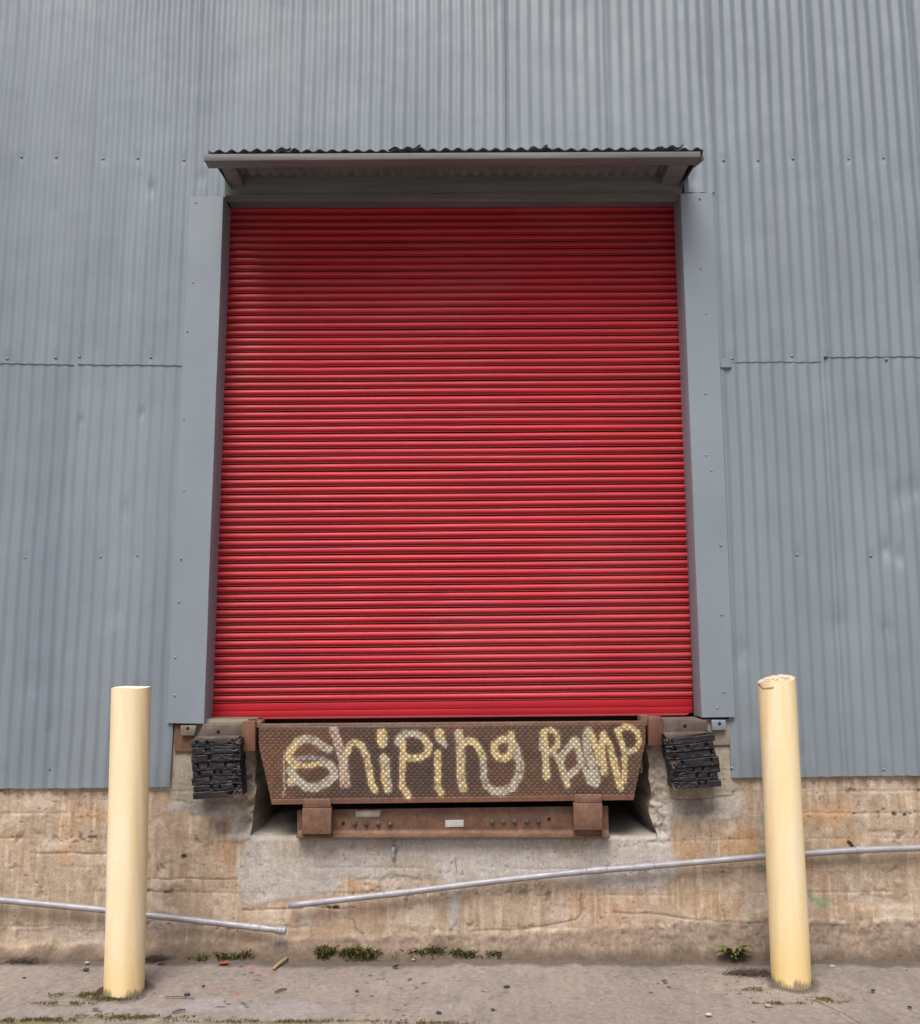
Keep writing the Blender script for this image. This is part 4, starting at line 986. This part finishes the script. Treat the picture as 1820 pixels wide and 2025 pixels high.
# ------------------------------------------------------------------ bollards
def bollard(cx, cy, ytop, ybase, lean, side):
    h = at(0, ytop, cy - 0).z
    lab = ('cream-yellow steel bollard with a smooth white top, left of the ramp' if side < 0 else 'cream-yellow steel bollard with a cracked rim and crumbling concrete top, right of the ramp')
    B = thing('bollard', lab, 'bollard', (cx, cy, 0), 'bollards guarding the loading door')
    rs = np.random.RandomState(9 + side)
    nt, nz = 96, 240
    th = np.linspace(0, 2 * math.pi, nt + 1)[:, None]; z = np.linspace(-.03, h, nz)[None]
    # ragged worn foot is a paint edge, the pipe itself goes into the ground
    r = R_B * np.ones((nt + 1, nz)) + (fbm(np.cos(th) * 2 + 0 * z, z * 3 + np.sin(th) * 2, 1, 3, 600 + side) - .5) * .004
    X = r * np.cos(th) + lean * z; Y = r * np.sin(th) + 0 * z; Z = z + 0 * th
    topz = h + (.006 if side > 0 else .002) * np.sin(th * 3 + 1) + (.012 * np.cos(th) if side > 0 else .002)
    Z = np.where(z > h - .05, (Z - (h - .05)) / .05 * (topz - (h - .05)) + (h - .05), Z)
    C = np.ones(Z.shape + (3,)) * (lin(244, 227, 188) if side < 0 else lin(244, 224, 180))
    def mix(c, k): C[:] = C * (1 - k[..., None]) + np.asarray(c) * k[..., None]
    nA = fbm(np.cos(th) * 1.2 + 5 + 0 * z, np.sin(th) * 1.2 + z * 2.5, 1, 3, 610 + side); mix(lin(246, 236, 214), sm(.40, .70, nA) * .4)
    nB = fbm(np.cos(th) * 1.6 + 0 * z, np.sin(th) * 1.6 + z * 2.0, 1, 3, 620 + side); mix(lin(238, 208, 144), sm(.5, .75, nB) * .4)
    nS = fbm(np.cos(th) * 26 + 0 * z, np.sin(th) * 26 + z * 20, 1, 3, 630 + side)
    mix(lin(236, 204, 130), sm(.32, .02, z + 0 * th) * .5)
    k = sm(.030, .0, z + (nS - .5) * .05 + (nA - .5) * .10); mix(lin(120, 108, 94), k * .8)
    sp = sm(.74, .78, fbm(np.cos(th) * 14 + 0 * z, np.sin(th) * 14 + z * 30, 1, 2, 640 + side)); mix(lin(226, 204, 160), sp * .0)
    if side > 0:      # crack and chip at the rim
        ang = (th + 0 * z); tgt = math.radians(212)
        dz_ = topz + 0 * z - Z
        crack = segdist(ang, dz_ * 12, [(math.radians(186), .0 * 12), (math.radians(192), .012 * 12), (math.radians(204), .024 * 12), (math.radians(240), .032 * 12)])
        mix(lin(60, 34, 26), sm(.055, .02, crack) * .9)
        mix(lin(58, 40, 38), sm(.14, .06, np.hypot(ang - math.radians(184), dz_ * 9)) * .95)
    b = MB(); b.grid(np.stack([X, Y, Z], -1), C, flip=False)
    b.build('pipe', M['bollard'], B, smooth=True, recalc=False)
    # concrete fill
    b = MB(); ni = 22
    rr = np.linspace(0, 1, ni)[None]; th2 = th
    dome = (.022 if side > 0 else .005) * (1 - rr ** 2)
    X2 = R_B * .985 * rr * np.cos(th2) + lean * h; Y2 = R_B * .985 * rr * np.sin(th2)
    Z2 = dome + (topz - h) * rr + h + ((fbm(X2 * 60, Y2 * 60, 1, 4, 650) - .5) * (.012 if side > 0 else .003)) * sm(1.0, .85, rr) 
    if side > 0: C2 = np.ones(Z2.shape + (3,)) * lin(214, 196, 170); k = sm(.5, .62, fbm(X2 * 70, Y2 * 70, 1, 3, 660)); C2 = C2 * (1 - .65 * k[..., None]) + lin(130, 108, 92) * .65 * k[..., None]
    else: C2 = np.ones(Z2.shape + (3,)) * lin(240, 232, 214)
    b.grid(np.stack([X2, Y2, Z2], -1), C2, flip=True)
    b.build('concrete_cap', M['bollard'], B, smooth=True, recalc=False)
    for o in B.children: pass
    return B
def place(B, cx, cy):
    for o in B.children:
        o.matrix_parent_inverse.identity()
place(bollard(BL[0], BL[1], 1360, 1975, (at(259, 1360, BL[1]).x - at(245, 1968, BL[1]).x) / 1.37, -1), *BL)
place(bollard(BR[0], BR[1], 1345, 1960, (at(1536, 1345, BR[1]).x - at(1566, 1955, BR[1]).x) / 1.39, 1), *BR)

# ------------------------------------------------------------------ conduits
CY = -.032
def smooth_pts(px, Y, n=60):
    xs = [p[0] for p in px]; ys = [p[1] for p in px]
    X = np.linspace(xs[0], xs[-1], n); Yp = np.interp(X, xs, ys)
    k = np.ones(5) / 5; Yp[2:-2] = np.convolve(Yp, k, 'valid')
    return [at(a, b_, Y) for a, b_ in zip(X, Yp)]
def conduit(name, label, px, couple, group, r=.0158, collar=()):
    pts = smooth_pts(px, CY); o = thing(name, label, 'pipe', pts[len(pts) // 2], group)
    b = MB(); b.tube(pts, r, 20, caps=True); b.build('tube', M['zinc'], o, smooth=True)
    for (xa, xb) in couple:
        q = [p for p in smooth_pts(px, CY, 400)]; xs_ = np.linspace(px[0][0], px[-1][0], 400)
        seg = [p for p, x in zip(q, xs_) if xa <= x <= xb]
        n = len(seg); rr = []
        for i in range(n):
            t = i / (n - 1); rr.append(r + .0022 + (.0022 if (t < .12 or t > .88 or abs(t - .5) < .1) else 0))
        b = MB(); b.tube(seg, rr, 20); b.build('coupling', M['zinc'], o, smooth=False, bevel=.0004)
    for x in collar:
        q = smooth_pts(px, CY, 400); xs_ = np.linspace(px[0][0], px[-1][0], 400); i = int(np.argmin(abs(xs_ - x)))
        seg = q[i - 6:i + 7]; b = MB(); b.tube(seg, [r + .0028 * math.sin(math.pi * k / 12) for k in range(13)], 18); b.build('bulge_joint', M['zinc'], o, smooth=True)
    return o
conduit('conduit_pipe', 'grey metal conduit sloping down to an open coupling end behind the left bollard', [(-120, 1768), (0, 1780), (210, 1800), (293, 1810), (367, 1818), (565, 1841)], [(546, 565)], 'loose conduits along the foundation', collar=(505,))
cr = conduit('conduit_pipe', 'long grey metal conduit rising to the right, passing behind the right bollard', [(571, 1791), (607, 1787), (800, 1765), (940, 1747), (1073, 1732), (1180, 1721), (1213, 1719), (1275, 1714), (1380, 1705), (1506, 1694), (1613, 1687), (1700, 1681), (1820, 1677), (1960, 1672)],
        [(1690, 1708)], 'loose conduits along the foundation', collar=(1180, 1275, 780))
# dark strap tail behind the coupling
b = MB(); v_ = [at(x, y, -.02) for x, y in ((1688, 1672), (1683, 1664), (1677, 1661), (1675, 1667), (1680, 1672), (1684, 1676))]
b.prism([(q.x, q.z) for q in v_[::-1]], -.03, -.02, lin(50, 40, 40)); b.build('strap_tail', M['litter'], cr, bevel=.001)
b = MB()
for x in (240, 1590, 1250, 900): pass
# small galvanised clip on the sill face
ck = thing('pipe_clip', 'small bright galvanised clip fixed to the grey concrete under the ramp', 'clip', at(778, 1685, FY))
b = MB(); p = at(778, 1676, -.004)
pts = [p + Vector(v) for v in ((0, .0, .012), (0, -.006, .004), (0, -.012, -.010), (0, -.006, -.022), (0, -.003, -.036), (0, -.010, -.046), (0, -.004, -.052))]
n = len(pts); V_ = []
for q in pts: V_ += [(q.x - .010, q.y, q.z), (q.x + .010, q.y, q.z)]
b.add(V_, [(2 * i, 2 * i + 1, 2 * i + 3, 2 * i + 2) for i in range(n - 1)])
o = b.build('strap', M['zinc'], ck, smooth=True); s = o.modifiers.new('solid', 'SOLIDIFY'); s.thickness = .003
b = MB(); b.dome(p + Vector((0, -.004, .007)), .005, .005, 10); b.build('screw', M['rustdark'], ck, smooth=True)

# ------------------------------------------------------------------ weeds, moss, litter
def weed(px0, px1, py, label, n, hmax, seed, yellow=.3):
    a = gat(px0, py); c = gat(px1, py); rs = random.Random(seed)
    ctr = (a + c) / 2; b = MB()
    cl = [(rs.random(), rs.uniform(.4, 1)) for _ in range(7)]
    for k in range(n):
        m = rs.choice(cl); t = min(1, max(0, rs.gauss(m[0], .07))); base = a.lerp(c, t) + Vector((0, rs.gauss(0, .012) - .004, .0))
        hh = 1.45 * hmax * m[1] * rs.uniform(.35, 1); ang = rs.uniform(0, 6.28); d = Vector((math.cos(ang), math.sin(ang) * .8, 0))
        L_ = hh * rs.uniform(.5, 1.2); wv = Vector((-d.y, d.x, 0)) * rs.uniform(.002, .0052)
        p0 = base; p1 = base + d * L_ * .4 + Vector((0, 0, hh * .75)); p2 = base + d * L_ * .9 + Vector((0, 0, hh * rs.uniform(.5, 1)))
        g = rs.random(); col = lin(80, 88, 44) * rs.uniform(.55, 1.2) if g > yellow else (lin(138, 120, 58) if g > yellow * .4 else lin(112, 78, 48)) * rs.uniform(.7, 1.1)
        b.add([tuple(p0 - wv * .5), tuple(p0 + wv * .5), tuple(p1 + wv), tuple(p1 - wv), tuple(p2)], [(0, 1, 2, 3), (3, 2, 4)], col)
    o = b.build('weed_clump', M['leaf'], recalc=False); tag(o, label, 'weeds', 'weeds growing along the wall foot')
    # origin at its base
    o.data.transform(__import__('mathutils').Matrix.Translation(-ctr)); o.location = ctr
weed(628, 750, 1894, 'widest green and yellow weed clump at the wall foot, below the ramp', 1500, .055, 1)
weed(778, 870, 1892, 'green weed clump with a taller tuft at the wall foot, below the name plate', 900, .052, 2, .2)
weed(900, 988, 1893, 'green weed clump at the wall foot, rightmost of the row of three under the ramp', 900, .045, 3, .2)
weed(430, 495, 1896, 'small sparse green weed clump at the wall foot near the lower conduit end', 260, .05, 4, .25)
weed(372, 410, 1898, 'tiny dark green tuft at the wall foot just right of the left bollard', 90, .028, 5, .2)
def dandelion():
    c0 = gat(1453, 1900); rs = random.Random(11); b = MB()
    for k in range(44):
        ang = k * 2.4 + rs.uniform(-.2, .2); L_ = rs.uniform(.07, .125); d = Vector((math.cos(ang), math.sin(ang) * (.6 if math.sin(ang) < 0 else .12), 0)); L_ *= (1 if math.sin(ang) < 0 else .8); wv = Vector((-d.y, d.x, 0)).normalized()
        lift = rs.uniform(.02, .07); P0 = []
        for i in range(7):
            t = i / 6; c = c0 + d * L_ * t + Vector((0, 0, .004 + lift * math.sin(t * 2.2)))
            wd = .0095 * math.sin(math.pi * min(1, t * .9 + .1)) * (1.0 if i % 2 else .65) + .001
            P0 += [tuple(c - wv * wd + Vector((0, 0, .002))), tuple(c), tuple(c + wv * wd + Vector((0, 0, .002)))]
        F_ = []
        for i in range(6):
            a = i * 3; F_ += [(a, a + 1, a + 4, a + 3), (a + 1, a + 2, a + 5, a + 4)]
        b.add([tuple(Vector(p) - c0) for p in P0], F_, (lin(88, 100, 46) if rs.random() > .25 else lin(140, 130, 74)) * rs.uniform(.6, 1.25))
    for k in range(5):
        ang = rs.uniform(0, 6.28); b.tube([(0, 0, 0), (math.cos(ang) * .01, math.sin(ang) * .01, .03), (math.cos(ang) * .03, math.sin(ang) * .03, .055)], .0012, 5, lin(130, 110, 70))
    o = b.build('rosette_weed', M['leaf'], recalc=False); o.location = c0; tag(o, 'leafy green rosette weed at the wall foot, left of the right bollard', 'weed')
dandelion()
def dead_grass(px, py, label, n, sx, sy, seed):
    c0 = gat(px, py); rs = random.Random(seed); b = MB()
    for k in range(n):
        p = Vector((rs.gauss(0, sx), rs.gauss(0, sy), .003)); ang = rs.gauss(0, .7); L_ = rs.uniform(.015, .05)
        d = Vector((math.cos(ang), math.sin(ang), 0)); q = p + d * L_ + Vector((0, 0, rs.uniform(0, .02)))
        b.tube([p, (p + q) / 2 + Vector((0, 0, rs.uniform(.002, .008))), q], [.0009, .0009, .0004], 4, lin(84, 70, 62) * rs.uniform(.5, 1.4))
    o = b.build('dead_grass', M['litter'], recalc=False); o.location = c0; tag(o, label, 'dead grass')
dead_grass(1480, 1928, 'dark matted tuft of dead grass on the paving left of the right bollard', 380, .05, .016, 1)
dead_grass(302, 1898, 'brown heap of dead leaves and grass against the wall beside the left bollard', 260, .03, .02, 2)
dead_grass(1772, 1893, 'small dry grass wisp at the wall foot at the far right', 60, .035, .008, 3)
dead_grass(40, 1905, 'dark dry debris gathered at the wall foot at the far left', 160, .06, .012, 4)
def moss():
    rs = random.Random(77); b = MB()
    for (px, py, rx, ry, s) in MOSS:
        q = gat(px, py)
        for k in range(int(1100 * s * min(1.5, rx * ry / .006) * .5) + 150):
            x = q.x + rs.gauss(0, rx * .45); y = q.y + rs.gauss(0, ry * .45); h = rs.uniform(.002, .007); a = rs.uniform(0, 3.14); w_ = rs.uniform(.0015, .004)
            dx, dy = math.cos(a) * w_, math.sin(a) * w_
            if vn(np.array([x * 30 + 100]), np.array([y * 30 + 100]), 5)[0] < .42: continue
            b.add([(x - dx, y - dy, 0), (x + dx, y + dy, 0), (x + dy * .5, y - dx * .5, h + .003)], [(0, 1, 2)], (lin(112, 106, 62) if rs.random() > .4 else lin(92, 84, 58)) * rs.uniform(.6, 1.25))
    o = b.build('moss', M['leaf'], recalc=False); tag(o, 'olive green moss scattered on the paving', 'moss', kind='stuff')
moss()
def rock(px, py, r, col, label, seed, flat=.6, name='pebble', grp='small stones on the paving'):
    c0 = gat(px, py); rs = random.Random(seed); b = MB(); n, m = 12, 8; V_ = []; r *= .78
    ph = [rs.uniform(0, 6) for _ in range(4)]
    for j in range(m + 1):
        a = -math.pi / 2 + math.pi * j / m
        for k in range(n):
            t = 2 * math.pi * k / n; rr = r * (1 + .22 * math.sin(2 * t + ph[0]) + rs.uniform(-.10, .10) + .15 * math.sin(3 * t + ph[1]) * math.cos(a * 2 + ph[2]))
            V_.append((rr * math.cos(a) * math.cos(t) * 1.2, rr * math.cos(a) * math.sin(t), r * flat * math.sin(a) + r * flat * .6))
    F_ = [(j * n + k, j * n + (k + 1) % n, (j + 1) * n + (k + 1) % n, (j + 1) * n + k) for j in range(m) for k in range(n)]
    b.add(V_, F_, col); o = b.build(name, M['stone'], recalc=False); o.location = c0; tag(o, label, 'stone', grp)
dk = lin(66, 66, 74)
rock(370, 1968, .013, dk, 'dark blue-grey stone on the paving right of the left bollard base', 1)
rock(402, 1951, .008, dk * .7, 'small black stone near the red paint drips', 2)
rock(170, 1919, .013, dk * .8, 'dark flat stone on the paving left of the left bollard', 3)
rock(1003, 1953, .014, dk * .9, 'dark stone alone on the bare paving below the ramp centre', 4)
rock(706, 1961, .010, lin(84, 66, 54), 'brown chip of stone on the paving below the widest weed clump', 5)
rock(818, 1899, .010, lin(168, 158, 150), 'pale pebble just in front of the middle weed clump', 6)
rock(1646, 1912, .012, lin(176, 170, 164), 'pale pebble on the paving right of the right bollard', 7)
rock(1402, 2013 - 5, .013, lin(196, 182, 168), 'white pebble on the paving at the bottom, left of the right bollard', 8)
rock(1520, 2003 - 12, .015, lin(160, 152, 150), 'grey pebble beside the moss at the right bollard base', 9)
rock(1800, 1993, .010, dk * .8, 'dark stone on the paving at the bottom right corner', 10)
rock(868, 2004, .012, dk, 'dark stone at the bottom edge of the paving below the ramp', 11)
rock(975, 1998, .010, dk, 'small dark stone at the bottom of the paving, right of centre', 12)
rock(48, 1921 + 14, .009, dk, 'small dark stone on the paving at the far left', 13)
rock(1727, 1960, .011, dk * .7, 'dark stone on the paving right of the right bollard base', 14)
rock(45, 1896, .026, lin(96, 90, 86), 'grey lump of broken concrete at the wall foot at the far left', 15, .4)
rock(172, 1905, .012, lin(172, 160, 150), 'pale chip of stone in front of the wall left of the left bollard', 16, .5)
def leaf_litter(px, py, pts, col, label, name, cat, h=.012):
    c0 = gat(px, py); b = MB(); n = len(pts)
    V_ = [(x, y, .004 + h * abs(math.sin(3 * i))) for i, (x, y) in enumerate(pts)] + [(0, 0, .004)]
    b.add(V_, [(i, (i + 1) % n, n) for i in range(n)], col); o = b.build(name, M['litter'], recalc=False); o.location = c0
    s = o.modifiers.new('solid', 'SOLIDIFY'); s.thickness = .0012; tag(o, label, cat)
leaf_litter(443, 1909, [(-.03, -.005), (-.018, .01), (-.02, .022), (0, .016), (.012, .028), (.016, .008), (.03, .0), (.012, -.012), (-.008, -.016)], lin(196, 92, 48), 'curled orange fallen leaf on the paving', 'fallen_leaf', 'leaf')
leaf_litter(783, 1915, [(-.02, -.006), (-.012, .012), (-.002, .006), (.004, .02), (.012, .004), (.022, -.004), (.0, -.012)], lin(84, 62, 48), 'crumpled brown fallen leaf on the paving below the middle weeds', 'fallen_leaf', 'leaf', .02)
leaf_litter(318, 1909, [(-.02, -.004), (-.008, .008), (.01, .006), (.022, 0), (.004, -.008)], lin(70, 52, 44), 'dark brown fallen leaf on the paving beside the left bollard', 'fallen_leaf', 'leaf', .01)
def stick(pa, pb, r, col, label, name='stick'):
    a = gat(*pa); c = gat(*pb); m = (a + c) / 2; b = MB()
    pts = [a.lerp(c, t) - m + Vector((0, (.003 * math.sin(t * 5)), r + .003 * math.sin(t * 3.1))) for t in np.linspace(0, 1, 8)]
    b.tube(pts, [r * (1.2 - .7 * abs(t - .4)) for t in np.linspace(0, 1, 8)], 8, col); o = b.build(name, M['litter'], smooth=True); o.location = m; tag(o, label, 'stick')
stick((541, 1919), (569, 1897), .007, lin(168, 142, 108), 'pale tan split stick lying on the paving below the conduit end')
stick((544, 1964), (567, 1957), .004, lin(104, 72, 62), 'thin reddish-brown twig on the paving below the pale stick')
stick((327, 1973), (385, 1975), .0025, lin(110, 86, 76), 'thin brown twig on the paving right of the left bollard base')
stick((186, 1968), (204, 1955), .005, lin(96, 76, 62), 'short brown twig leaning at the left bollard base')
stick((341, 2005), (367, 1998), .004, lin(92, 84, 84), 'dark grey twig at the bottom of the paving, left of centre')
